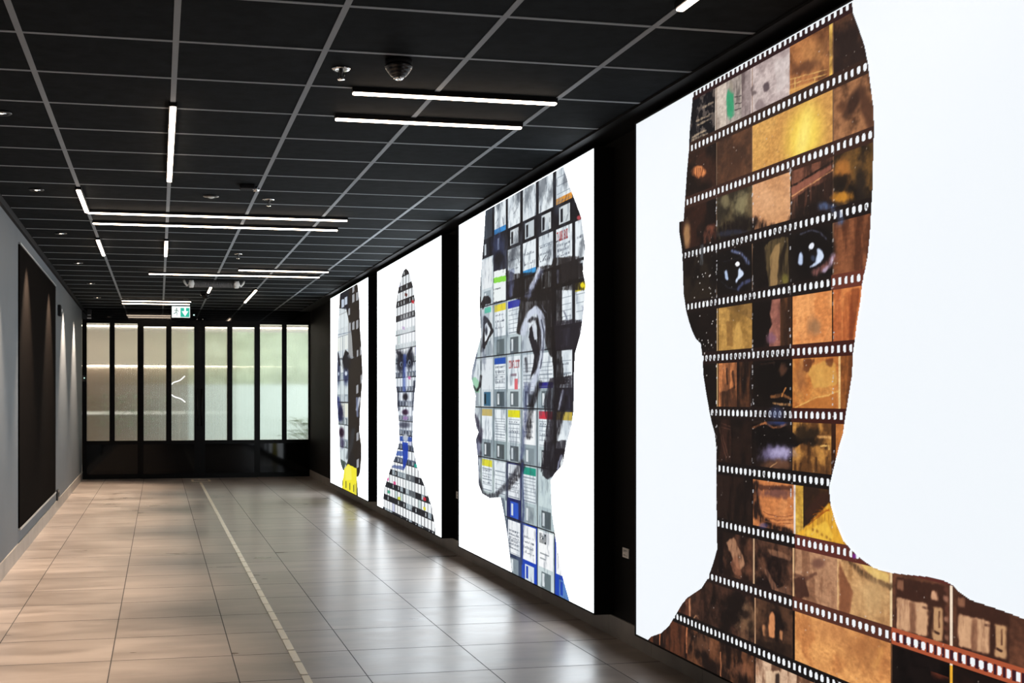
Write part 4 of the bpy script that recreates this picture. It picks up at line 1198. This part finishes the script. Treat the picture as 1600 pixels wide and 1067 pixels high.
b.hexa([(xl(Y0), Y0, 2.70), (xl(Y0) + 0.025, Y0, 2.70), (xl(YB) + 0.025, YB - 0.02, 2.70), (xl(YB), YB - 0.02, 2.70), (xl(Y0), Y0, ZT), (xl(Y0) + 0.025, Y0, ZT), (xl(YB) + 0.025, YB - 0.02, ZT), (xl(YB), YB - 0.02, ZT)])
struct(b.build('trim_2', M['matte_black']), 'black strip where the grey wall meets the ceiling', 'trim')


def skirting(name, label, x_of, side, h, t):
    b = MB()
    n = int((YB - 0.02 - Y0) / 0.6)
    L = (YB - 0.02 - Y0) / n
    for k in range(n):
        ya, yb = Y0 + k * L + 0.0012, Y0 + (k + 1) * L - 0.0012
        a, c = x_of(ya), x_of(yb)
        lo = [(a, ya, 0), (a + side * t, ya, 0), (c + side * t, yb, 0), (c, yb, 0)]
        b.hexa(lo + [(p[0], p[1], h) for p in lo])
    return struct(b.build(name, M['tile_base']), label, 'baseboard')


skirting('baseboard_left', 'stone tile skirting along the grey wall', xl, 1, 0.125, 0.011)
skirting('baseboard_right', 'stone tile skirting under the light boxes', lambda y: XW, -1, 0.115, 0.011)

# ------------------------------------------------------------------ light boxes
BOXES = [
    (5.912, 2.712, film_portrait, 'backlight_dim', 'huge light box with a brown film-strip head and shoulders on white'),
    (9.700, 6.508, profile_portrait, 'backlight', 'light box with a black and white head in profile made of floppy disks'),
    (13.515, 10.297, mosaic_portrait, 'backlight', 'light box with a slim head and widening shoulders of tiny disks'),
    (17.325, 14.085, girl_portrait, 'backlight', 'light box with a dark-haired face above a yellow collar, farthest of the row'),
]
ZB, ZP = 0.121, 2.703
for (ya, yb, art, lit, label) in BOXES:
    yc = (ya + yb) / 2
    t = thing('light_box', (XP, yc, ZB), label, 'light box', 'light boxes along the black wall')
    w = (ya - yb) / 2
    h = ZP - ZB
    c = MB()
    d = XW - XP
    c.box(0.006, d, -w, w, 0, h)
    r = 0.007
    for (p, q, u, v) in ((-w, w, 0, r), (-w, w, h - r, h), (-w, -w + r, r, h - r), (w - r, w, r, h - r)):
        c.box(-0.006, 0.006, p, q, u, v)
    c.build('casing', M['matte_black'], t)
    s = MB()
    s.box(0.0, 0.0055, -w + r, w - r, r, h - r)
    tag(s.build('light_panel', M[lit], t), 'glowing white translucent sheet')
    p = art(t)
    p.location = (0, -yc, -ZB)
    tag(p, 'printed portrait on the white sheet')

# ------------------------------------------------------------------ linear lamps under the ceiling
LZ = 2.719


def bar(name, x0, x1, y0, y1, label):
    cx, cy = (x0 + x1) / 2, (y0 + y1) / 2
    t = thing(name, (cx, cy, ZT), label, 'ceiling light', 'linear ceiling lights')
    a, c = (x1 - x0) / 2, (y1 - y0) / 2
    MB().box(-a, a, -c, c, -0.022, 0).build('housing', M['matte_black'], t)
    e, f = (a - 0.006, c - 0.006)
    if x1 - x0 > y1 - y0:
        f = 0.0145
        e = a - 0.004
    else:
        e = 0.0145
        f = c - 0.004
    tag(MB().bevel_box(-e, e, -f, f, LZ - ZT, -0.0218, 0.003).build('diffuser', M['lamp'], t), 'glowing warm white strip')
    return t


def cross(x0, x1, y, label):
    return bar('linear_light', x0, x1, y - 0.019, y + 0.019, label)


def along(x, y0, y1, label):
    return bar('linear_light', x - 0.019, x + 0.019, y0, y1, label)


cross(0.872, 1.862, 5.694, 'short light bar across the ceiling right behind the cone-shaped smoke detector')
cross(0.868, 1.852, 6.245, 'short light bar across the ceiling, second behind the smoke detector')
along(0.0675, 6.15, 8.28, 'long light bar along the ceiling ahead of the wide crosswise pair')
along(-0.533, 8.76, 9.80, 'short light bar along the ceiling meeting the left end of the wide pair')
cross(-0.530, 1.47, 9.83, 'wide light bar across the ceiling, nearer of the wide pair')
cross(-0.525, 1.475, 10.42, 'wide light bar across the ceiling, farther of the wide pair')
along(-0.533, 11.52, 12.75, 'short light bar along the ceiling behind the wide pair, nearer the grey wall')
along(0.0675, 11.48, 12.68, 'short light bar along the ceiling behind the wide pair, in mid ceiling')
cross(0.862, 1.868, 13.93, 'light bar across the ceiling, shorter of the two before the ribbed unit')
cross(-0.115, 1.845, 14.56, 'long light bar across the ceiling right before the ribbed unit')
along(0.652, 16.08, 17.02, 'stubby light bar along the ceiling between ribbed unit and black dome')
along(1.252, 16.50, 18.66, 'light bar along the ceiling right of the black dome')
cross(-0.530, 0.468, 18.72, 'light bar across the ceiling near the exit sign, nearer of the last two')
cross(-0.540, 0.465, 19.25, 'light bar across the ceiling above the exit sign, farthest of all')
along(1.845, 3.10, 4.22, 'light bar along the ceiling beside the film-strip head')


# ------------------------------------------------------------------ recessed downlights along the grey wall
def downlight(x, y, label, shown=True):
    t = thing('downlight', (x, y, ZT), label, 'downlight', 'downlights along the grey wall')
    ring = MB().lathe([(0.036, 0), (0.050, -0.001), (0.052, -0.006), (0.046, -0.010), (0.037, -0.009), (0.034, -0.004)], n=24)
    ring.build('ring', M['black'], t)
    cone = MB().lathe([(0.035, -0.0085), (0.024, -0.003), (0.020, -0.0022)], n=24)
    cone.build('reflector', M['chrome'], t)
    MB().lathe([(0.010, -0.0085), (0.013, -0.006), (0.013, -0.002)], n=16).build('bulb', M['lamp'], t)
    li = bpy.data.lights.new('downlight_beam', 'SPOT')
    li.energy = 530
    li.color = (1.0, 0.79, 0.61)
    li.spot_size = math.radians(74)
    li.spot_blend = 0.75
    li.shadow_soft_size = 0.02
    lo = bpy.data.objects.new('beam', li)
    C.objects.link(lo)
    lo.parent = t
    lo.location = (0, 0, -0.02)
    lo.rotation_euler = (0, math.radians(8), 0)
    return t


for x, y, lab in ((-0.80, 4.2, 'recessed downlight above the near end of the grey wall'),
                  (-0.772, 6.56, 'recessed downlight in the ceiling corner, nearest in view'),
                  (-0.822, 8.94, 'recessed downlight with a pale glint beside the short light bar'),
                  (-0.834, 11.28, 'recessed downlight with a yellow glint above the dark board'),
                  (-0.838, 13.73, 'recessed downlight above the far half of the dark board'),
                  (-0.832, 16.17, 'recessed downlight above the grey wall past the dark board'),
                  (-0.86, 18.44, 'recessed downlight closest to the glazed doors')):
    downlight(x, y, lab)

# ------------------------------------------------------------------ small fittings on the ceiling
def sprinkler(x, y, label):
    t = thing('fire_sprinkler', (x, y, ZT), label, 'sprinkler', 'ceiling sprinklers')
    MB().lathe([(0.018, -0.002), (0.040, -0.001), (0.042, -0.005), (0.034, -0.010), (0.020, -0.006)], n=28).build('rosette', M['chrome'], t)
    s = MB().lathe([(0.010, -0.004), (0.010, -0.018), (0.005, -0.022), (0.004, -0.048)], n=12)
    s.tube([(0.010, 0, -0.015), (0.014, 0, -0.030), (0.004, 0, -0.047)], 0.0022)
    s.tube([(-0.010, 0, -0.015), (-0.014, 0, -0.030), (-0.004, 0, -0.047)], 0.0022)
    s.build('stem', M['black'], t)
    MB().lathe([(0.005, -0.046), (0.017, -0.048), (0.017, -0.0505), (0.004, -0.051)], n=20).build('deflector', M['chrome'], t)
    return t


sprinkler(0.774, 5.365, 'small silver ceiling sprinkler left of the smoke detector')
sprinkler(0.776, 9.03, 'small silver ceiling sprinkler just before the wide pair of light bars')
sprinkler(0.773, 12.53, 'tiny silver ceiling sprinkler behind the wide pair of light bars')

t = thing('smoke_detector', (0.992, 5.175, ZT), 'black cone-shaped smoke detector with silvery tip on the ceiling', 'smoke detector')
MB().lathe([(0.050, 0), (0.058, -0.004), (0.058, -0.020), (0.054, -0.024)], n=32).build('base', M['matte_black'], t)
MB().lathe([(0.056, -0.024), (0.060, -0.030), (0.056, -0.040), (0.053, -0.0405), (0.053, -0.044), (0.047, -0.054), (0.044, -0.0545), (0.044, -0.058), (0.036, -0.068), (0.033, -0.0685), (0.033, -0.071), (0.020, -0.078)], n=32).build('body', M['black'], t)
MB().lathe([(0.022, -0.077), (0.022, -0.080), (0.016, -0.086), (0.008, -0.0865), (0.008, -0.083)], n=24).build('tip', M['chrome'], t)

t = thing('motion_sensor', (0.598, 8.46, ZT), 'black box sensor with a small silver lens on the ceiling', 'sensor')
MB().box(-0.065, 0.035, -0.05, 0.05, -0.03, 0, 0.006).build('body', M['matte_black'], t)
MB().lathe([(0.020, -0.010), (0.024, -0.030), (0.018, -0.040), (0.006, -0.044)], cx=0.044, n=20).build('lens', M['chrome'], t)

t = thing('ceiling_spotlight', (0.364, 8.975, ZT), 'dark round fitting with a white centre on the ceiling', 'ceiling fitting')
MB().lathe([(0.030, 0), (0.055, -0.002), (0.055, -0.006), (0.034, -0.009)], n=24).build('ring', M['black'], t)
MB().lathe([(0.026, -0.006), (0.022, -0.014), (0.010, -0.018)], n=20).build('lens', M['white'], t)

t = thing('dome_camera', (0.622, 17.16, ZT), 'black dome camera under the ceiling behind the stubby light bar', 'camera')
MB().lathe([(0.070, 0), (0.078, -0.004), (0.078, -0.030), (0.070, -0.034)], n=28).build('base', M['matte_black'], t)
MB().lathe([(0.066, -0.032), (0.064, -0.052), (0.052, -0.076), (0.030, -0.092), (0.008, -0.097)], n=28).build('dome', M['gloss_black'], t)

# dark ribbed tube with silvery ends, hung under the ceiling
t = thing('ribbed_tube_unit', (0.66, 15.40, ZT), 'dark ribbed tube unit with silvery ends hanging under the ceiling', 'ceiling unit')
prof = []
n = 30
for k in range(n):
    x = -0.245 + 0.49 * k / n
    prof += [(0.031, x), (0.038, x + 0.004), (0.038, x + 0.010), (0.031, x + 0.0145)]
MB().lathe(prof, cz=-0.058, n=20, axis='x', smooth=False).build('ribbed_tube', mat('dark_rubber', (0.13, 0.13, 0.135), 0.5), t)
tb = MB().box(-0.30, 0.30, -0.03, 0.03, -0.018, 0)
tb.build('mounting_rail', M['matte_black'], t)
for sgn in (-1, 1):
    e = MB()
    e.box(min(sgn * 0.245, sgn * 0.300), max(sgn * 0.245, sgn * 0.300), -0.042, 0.042, -0.098, -0.012, 0.006)
    e.lathe([(0.030, 0.0), (0.036, 0.006), (0.036, 0.020), (0.022, 0.026)], cx=sgn * 0.272, cy=-0.066, cz=-0.056, n=18, axis='y')
    e.tube([(sgn * 0.295, 0, -0.05), (sgn * 0.325, -0.01, -0.075), (sgn * 0.350, -0.01, -0.045), (sgn * 0.362, 0, -0.012)], 0.014, 10)
    tag(e.build('end_bracket', M['white'], t), 'silvery end fitting')

# exit sign
t = thing('exit_sign', (0.340, 19.90, 2.567), 'small lit green and white exit sign hanging before the doors', 'exit sign')
MB().box(-0.143, 0.143, 0.0, 0.035, -0.004, 0.182, 0.004).build('housing', M['white'], t)
tag(MB().box(-0.138, 0.138, -0.004, 0.0005, 0.0, 0.174).build('face', M['sign_white'], t), 'lit white face')
tag(MB().box(-0.006, 0.130, -0.0065, -0.0035, 0.008, 0.150).build('green_field', M['sign_green'], t), 'lit green square')
a = MB()
a.add([(0.050, -0.0085, 0.150), (0.078, -0.0085, 0.150), (0.078, -0.0085, 0.090), (0.114, -0.0085, 0.098), (0.064, -0.0085, 0.018), (0.012, -0.0085, 0.098), (0.050, -0.0085, 0.090)], [(0, 1, 2, 6), (5, 4, 3), (6, 2, 3, 5)])
a.add([(p[0], -0.006, p[2]) for p in a.v], [(0, 6, 2, 1), (5, 3, 4), (6, 5, 3, 2)])
a.build('arrow', M['sign_white'], t)
m = MB()
m.lathe([(0.010, -0.0075), (0.010, -0.0035)], cx=-0.066, cz=0.138, axis='y', n=14, smooth=False)
for q in ([(-0.066, 0.124), (-0.074, 0.085)], [(-0.070, 0.118), (-0.092, 0.104), (-0.102, 0.118)], [(-0.068, 0.118), (-0.048, 0.104), (-0.040, 0.090)], [(-0.074, 0.086), (-0.056, 0.060), (-0.064, 0.028)], [(-0.074, 0.086), (-0.092, 0.062), (-0.114, 0.058)]):
    m.tube([(x, -0.0045, z) for x, z in q], 0.006, 6)
m.build('running_figure', mat('faded_sign_print', (0.45, 0.62, 0.55), 0.5), t)

# ------------------------------------------------------------------ glazed end partition: two fixed bays and two sliding leaves
def bay(name, x0, x1, panes, ztop, ytop, y, label, cat, ptop):
    t = thing(name, ((x0 + x1) / 2, y, 0), label, cat, kind='structure')
    cx = (x0 + x1) / 2
    f = MB()
    D = 0.05
    (a0, a1), (b0, b1) = panes
    f.box(x0 - cx, a0 - cx, 0, D, 0.001, ztop)
    f.box(b1 - cx, x1 - cx, 0, D, 0.001, ztop)
    f.box(a0 - cx, b1 - cx, 0, D, ptop, ztop)
    f.box(a0 - cx, b1 - cx, 0, D, 0.555, 0.615)
    f.box(a0 - cx, b1 - cx, 0, D, 0.001, 0.075)
    f.build('frame', M['frame'], t)
    MB().box(a1 - cx, b0 - cx, -0.002, D, 0.615, ptop).build('mullion', M['frame'], t)
    MB().box(a0 - cx, b1 - cx, 0.012, 0.035, 0.075, 0.555).build('lower_panel', M['gloss_black'], t)
    for p, q in panes:
        MB().box(p - cx, q - cx, 0.018, 0.026, 0.615, ptop).build('pane', M['glass'], t)
    return t


bay('window_1', xl(YB), -0.286, ((-1.129, -0.773), (-0.694, -0.333)), 2.565, 2.51, YB + 0.03, 'fixed reeded glass bay against the grey wall', 'window', 2.51)
d1 = bay('door_1', -0.286, 0.6525, ((-0.239, 0.120), (0.203, 0.565)), 2.565, 2.46, YB - 0.025, 'sliding black framed glass leaf carrying the imitated white reflection', 'door', 2.46)
d2 = bay('door_2', 0.6535, 1.588, ((0.740, 1.097), (1.180, 1.539)), 2.565, 2.465, YB - 0.025, 'sliding black framed glass leaf without an imitated reflection', 'door', 2.465)
bay('window_2', 1.588, XW, ((1.635, 1.996), (2.074, 2.435)), 2.565, 2.52, YB + 0.03, 'fixed reeded glass bay next to the black wall', 'window', 2.52)

cx1 = (-0.286 + 0.6525) / 2
ch = MB()  # self-lit curves added in place of a bright reflection on the pane


def on_door(u, v, y=YB - 0.011):
    d = ray(u, v)
    k = y / d[1]
    return (d[0] * k, y, CAM_H + d[2] * k)


for path in ([(268, 600.7), (270, 598.4), (272.5, 597), (277, 595.8), (281.5, 594), (285.5, 590.6), (289, 587.4)], [(268, 616.4), (270, 618.4), (274, 620.4), (278.5, 621.6), (282.5, 623), (286, 625.4), (289.4, 628.4)]):
    pts = [on_door(u, v) for u, v in path]
    ch.tube([(p[0] - cx1, p[1] - (YB - 0.025), p[2]) for p in pts], 0.010, 8)
tag(ch.build('reflection_curves', glow('white_reflection_glow', (1, 1, 1), 1.1), d1), 'glowing white chevron curves imitating a reflection on the glass')
for dd, sx in ((d1, 0.436), (d2, -0.436)):
    hb_ = MB()
    hb_.tube([(sx, -0.035, 0.85), (sx, -0.035, 1.45)], 0.008, 10)
    hb_.tube([(sx, -0.035, 0.92), (sx, 0.002, 0.92)], 0.006, 8)
    hb_.tube([(sx, -0.035, 1.38), (sx, 0.002, 1.38)], 0.006, 8)
    hb_.build('handle', M['black'], dd)

t = thing('door_sensor', (0.655, YB - 0.045, 2.575), 'black sensor bar with shiny ends above the sliding doors', 'sensor')
MB().box(-0.09, 0.09, -0.03, 0.025, -0.01, 0.03, 0.004).build('body', M['gloss_black'], t)
for sx in (-0.045, 0.045):
    MB().lathe([(0.014, 0.0), (0.012, -0.012), (0.005, -0.016)], cx=sx, cy=-0.028, cz=0.010, axis='y', n=14).build('lens', M['chrome'], t)
t = thing('indicator_lamp', (0.560, YB - 0.02, 2.655), 'tiny pale green indicator lamp on the black fascia', 'indicator lamp')
MB().box(-0.03, 0.03, -0.012, 0, -0.02, 0.02, 0.003).build('body', M['matte_black'], t)
MB().lathe([(0.011, 0), (0.009, -0.006), (0.004, -0.008)], cy=-0.011, axis='y', n=14).build('lens', M['led_dot'], t)
t = thing('wall_speaker', (-1.085, YB - 0.02, 2.57), 'small dark box with pale bands on the black fascia corner', 'speaker')
MB().box(-0.03, 0.03, -0.045, 0, 0.0, 0.15, 0.005).build('body', M['black'], t)
MB().box(-0.031, 0.031, -0.047, -0.03, 0.002, 0.018).build('band', M['alu'], t)
MB().box(-0.025, 0.025, -0.047, -0.03, 0.052, 0.064).build('band', M['alu'], t)
t = thing('access_reader', (-1.165, YB + 0.03, 1.57), 'black card reader with a pale dot on the frame by the grey wall', 'card reader')
MB().box(-0.022, 0.022, -0.015, 0, 0, 0.10, 0.004).build('body', M['black'], t)
MB().lathe([(0.009, 0), (0.007, -0.004), (0.003, -0.005)], cy=-0.014, cz=0.055, axis='y', n=12).build('lens', M['led_dot'], t)


# ------------------------------------------------------------------ things on the grey wall
def on_left(u, v):
    x = -1.15
    for _ in range(8):
        p = on_x(u, v, x)
        x = xl(p[1])
    return p


RZ = 0.0075
pa, pb = on_left(28.3, 826), on_left(85.3, 447)
L = pb[1] - pa[1]
yc = (pa[1] + pb[1]) / 2
zlo, zhi = 0.245, 2.575
t = thing('display_board', (xl(yc), yc, zlo), 'tall black-brown board with pale edge strips on the grey wall', 'board', rz=RZ)
H_ = zhi - zlo
MB().box(0, 0.012, -L / 2, L / 2, 0, H_).build('board_face', M['board'], t)
MB().box(0, 0.020, -L / 2, L / 2, H_, H_ + 0.016).build('edge_strip', M['alu'], t)
MB().box(0, 0.020, -L / 2, L / 2, -0.016, 0).build('edge_strip', M['alu'], t)

p = on_left(91, 484)
t = thing('wall_sensor', (xl(p[1]), p[1], p[2]), 'small black wall box with a white lens past the dark board', 'sensor', rz=RZ)
MB().box(0, 0.035, -0.10, 0.06, -0.075, 0.055, 0.006).build('body', M['matte_black'], t)
MB().lathe([(0.030, 0.0), (0.028, 0.016), (0.016, 0.028), (0.004, 0.031)], cx=0.010, cy=0.085, axis='x', n=18).build('lens', M['white'], t)
p = on_left(88.5, 773)
t = thing('power_socket', (xl(p[1]), p[1], p[2]), 'black socket plate just above the skirting past the dark board', 'socket', rz=RZ)
MB().box(0, 0.022, -0.10, 0.10, -0.065, 0.060, 0.006).build('plate', M['black'], t)
for dy in (-0.045, 0.045):
    MB().lathe([(0.030, 0.0), (0.030, 0.004), (0.022, 0.0045), (0.021, 0.001)], cx=0.021, cy=dy, axis='x', n=20, smooth=False).build('outlet', M['gloss_black'], t)


# ------------------------------------------------------------------ label cards on the black wall
def card(u0, u1, v0, v1, label):
    a, c = on_x(u0, (v0 + v1) / 2, XW - 0.004), on_x(u1, (v0 + v1) / 2, XW - 0.004)
    top, bot = on_x((u0 + u1) / 2, v0, XW - 0.004)[2], on_x((u0 + u1) / 2, v1, XW - 0.004)[2]
    y = (a[1] + c[1]) / 2
    w, h = abs(a[1] - c[1]) / 2, top - bot
    t = thing('label_sign', (XW, y, bot), label, 'label card', 'label cards between the light boxes')
    MB().box(-0.004, 0, -w, w, 0, h).build('card', M['paper'], t)
    k = MB()
    rng = random.Random(3)
    for f, n in ((0.76, 3), (0.70, 3), (0.60, 2), (0.28, 2), (0.22, 3)):
        s = w * 0.72
        for _ in range(n):
            L_ = rng.uniform(0.25, 0.42) * w
            k.box(-0.0052, -0.0035, max(-w * 0.8, s - L_), s, h * f, h * (f + 0.025))
            s -= L_ + 0.08 * w
    k.build('text_lines', M['ink'], t)
    return t


card(972.6, 982.2, 856.5, 871.5, 'white label card on the black wall beside the film-strip light box')
card(712.6, 722, 769, 780, 'white label card half hidden behind the profile light box')

# ------------------------------------------------------------------ tactile guide strip on the floor
t = thing('tactile_guide_strip', (0.664, 12.0, 0), 'cream raised guide strip along the floor towards the doors', 'guide strip')
seg0 = None
for k in range(53):
    y = 4.275 + 0.2965 * k
    if y > 19.66:
        break
    x = 0.680 - (y - 5.0) * 0.0032
    if seg0 is None:
        q = MB()
        pr = []
        for cxx, cyy, a0 in ((0.0185 - 0.008, 0.137 - 0.008, 0), (-0.0185 + 0.008, 0.137 - 0.008, 90), (-0.0185 + 0.008, -0.137 + 0.008, 180), (0.0185 - 0.008, -0.137 + 0.008, 270)):
            for s in range(4):
                a_ = math.radians(a0 + s * 30)
                pr.append((cxx + 0.008 * math.cos(a_), cyy + 0.008 * math.sin(a_)))
        q.prism(pr, 0, 0.003)
        seg0 = q.build('bar', M['cream'], t)
        o = seg0
    else:
        o = seg0.copy()
        C.objects.link(o)
        o.parent = t
    o.location = (x - 0.664, y - 12.0, 0)
q = MB()
x0, x1, y0, y1, w = 0.505, 0.80, 19.78, 20.28, 0.035
for bx in ((x0, x1, y0, y0 + w), (x0, x1, y1 - w, y1), (x0, x0 + w, y0 + w, y1 - w), (x1 - w, x1, y0 + w, y1 - w)):
    q.box(bx[0] - 0.664, bx[1] - 0.664, bx[2] - 12, bx[3] - 12, 0, 0.003)
q.box(0.62 - 0.664, 0.66 - 0.664, y1 - 12, y1 + 0.16 - 12, 0, 0.003)
q.build('end_frame', M['cream'], t)

# ------------------------------------------------------------------ what shows through the reeded glass: a lobby and a garden
LY = YB + 0.1
slab('floor_lobby', 'pale stone floor beyond the glazed doors', 'floor', M['lobby_floor'], (-6, 7, LY, 29, -0.1, 0))
slab('ceiling_lobby', 'white ceiling beyond the glazed doors', 'ceiling', M['white'], (-6, 7, LY, 27.0, 2.72, 2.82))
slab('wall_lobby', 'brown wood wall with a beige upper part beyond the doors', 'wall', M['wood'], (-6, 1.15, 26.6, 26.8, 0, 1.92))
slab('wall_lobby_upper', 'beige upper wall beyond the glazed doors', 'wall', M['beige'], (-6, 1.15, 26.6, 26.8, 1.92, 2.72))
slab('wall_lobby_side', 'beige side wall of the lobby', 'wall', M['beige'], (-6.2, -6, LY, 29, 0, 2.72))


def lobby_lamp(x0, x1, y, z, label, strength, nm='ceiling_lamp'):
    t = thing(nm, ((x0 + x1) / 2, y, z), label, 'lobby light', 'lights in the lobby')
    w = (x1 - x0) / 2
    MB().box(-w, w, -0.05, 0.05, 0, 0.03).build('housing', M['black'], t)
    MB().box(-w + 0.01, w - 0.01, -0.045, 0.045, -0.012, 0.0).build('diffuser', glow('lobby_led', (1, 0.85, 0.68), strength), t)


lobby_lamp(-5, 6, 22.2, 2.688, 'warm light line across the lobby ceiling nearest the doors', 34)
lobby_lamp(-5, 6, 24.6, 2.688, 'warm light line across the lobby ceiling farther in', 34)
lobby_lamp(-5, 1.1, 26.5, 1.97, 'warm light line along the brown lobby wall', 9, 'wall_lamp')
t = thing('reception_counter', (-1.6, 25.4, 0), 'dark reception counter with a pale top beyond the doors', 'counter')
MB().box(-1.6, 1.6, -0.35, 0.35, 0, 0.98).build('counter_body', M['wood'], t)
MB().box(-1.7, 1.7, -0.42, 0.42, 0.98, 1.03).build('counter_top', M['white'], t)


def plant(name, x, y, h, spread, n, label, seed, pot):
    rng = random.Random(seed)
    t = thing(name, (x, y, 0), label, 'plant')
    MB().lathe([(pot * 0.7, 0), (pot, 0.42), (pot * 1.04, 0.44), (pot * 0.92, 0.44), (pot * 0.9, 0.38)], n=24).build('pot', M['beige'], t)
    st, lf = MB(), MB()
    for k in range(n):
        a = rng.uniform(0, 2 * PI)
        r = spread * rng.uniform(0.35, 1)
        z1 = h * rng.uniform(0.55, 1)
        pts = [(0, 0, 0.40), (0.3 * r * math.cos(a), 0.3 * r * math.sin(a), 0.40 + 0.6 * (z1 - 0.4)), (r * math.cos(a), r * math.sin(a), z1)]
        st.tube(pts, 0.006, 5)
        for f in (0.5, 0.75, 1.0):
            b0 = Vector(pts[1]).lerp(Vector(pts[2]), (f - 0.5) * 2)
            d = Vector((math.cos(a + rng.uniform(-1, 1)), math.sin(a + rng.uniform(-1, 1)), rng.uniform(-0.3, 0.5))).normalized()
            s = d.cross(Vector((0, 0, 1))).normalized()
            ln, wd = rng.uniform(0.22, 0.36), rng.uniform(0.05, 0.09)
            lf.add([b0, b0 + d * ln * 0.45 + s * wd + Vector((0, 0, 0.03)), b0 + d * ln, b0 + d * ln * 0.45 - s * wd + Vector((0, 0, 0.03)), b0 + d * ln * 0.45 + Vector((0, 0, 0.012))],
                   [(0, 4, 1), (1, 4, 2), (2, 4, 3), (3, 4, 0)])
    st.build('stem', M['wood'], t)
    lf.build('foliage', M['leaf'], t)
    return t


plant('potted_plant', 2.62, 21.35, 0.98, 0.50, 16, 'green potted plant close behind the bay by the black wall', 5, 0.20)
plant('potted_plant', -0.62, 23.6, 1.42, 0.55, 18, 'dark green potted plant behind the bay by the grey wall', 8, 0.22)
slab('ground_garden', 'pale paved ground outside the lobby', 'ground', M['lobby_floor'], (-20, 60, 29, 70, -0.14, -0.04))


def hedge(x0, x1, y0, y1, h, label, seed, col):
    rng = random.Random(seed)
    o = MB()
    nx = int((x1 - x0) / 0.5)
    for k in range(nx * 5):
        cx, cy, cz = rng.uniform(x0, x1), rng.uniform(y0, y1), h * rng.uniform(0.1, 0.97)
        r = rng.uniform(0.25, 0.5)
        o.lathe([(0.02, -r), (r * 0.75, -r * 0.6), (r, 0), (r * 0.7, r * 0.65), (0.02, r)], cx, cy, max(cz, r * 0.9), n=7, a0=rng.uniform(0, 1))
    o.box(x0, x1, (y0 + y1) / 2, y1 + 0.3, -0.04, h * 0.98)
    return tag(o.build('hedge', mat('hedge_leaves', col, 0.7, vary=0.45, scale=5, bump=0.5), None), label, 'hedge')


hedge(0.5, 19, 42, 43.4, 6.0, 'tall pale green hedge in the garden beyond the lobby', 3, (0.56, 0.62, 0.47))
slab('wall_garden', 'low pale wall in front of the garden hedge', 'wall', mat('pale_render', (0.60, 0.68, 0.66), 0.8, vary=0.06), (0, 18, 40, 40.3, -0.04, 1.72))

# ------------------------------------------------------------------ daylight, camera, colour
w = bpy.data.worlds.new('daylight')
bpy.context.scene.world = w
w.use_nodes = True
bg = w.node_tree.nodes['Background']
bg.inputs['Color'].default_value = (0.86, 0.93, 0.88, 1)
bg.inputs['Strength'].default_value = 2.4

cam = bpy.data.cameras.new('camera')
co = bpy.data.objects.new('camera', cam)
C.objects.link(co)
co.location = (0, 0, CAM_H)
co.rotation_euler = (PI / 2, 0, -YAW)
cam.sensor_fit = 'HORIZONTAL'
cam.sensor_width = 36
cam.lens = F_PX / 1600 * 36
cam.shift_x = (800 - CX) / 1600
cam.shift_y = (CY - 533.5) / 1600
cam.clip_start = 0.05
cam.clip_end = 200
sc = bpy.context.scene
sc.camera = co
sc.view_settings.view_transform = 'Standard'
sc.view_settings.look = 'None'
sc.view_settings.exposure = 0.0
sc.view_settings.gamma = 1.0
sc.view_settings.use_curve_mapping = False
sc.cycles.max_bounces = 8
sc.cycles.diffuse_bounces = 4
sc.cycles.glossy_bounces = 4
sc.cycles.transmission_bounces = 8
sc.cycles.sample_clamp_indirect = 6
sc.cycles.caustics_refractive = True
sc.cycles.use_denoising = True
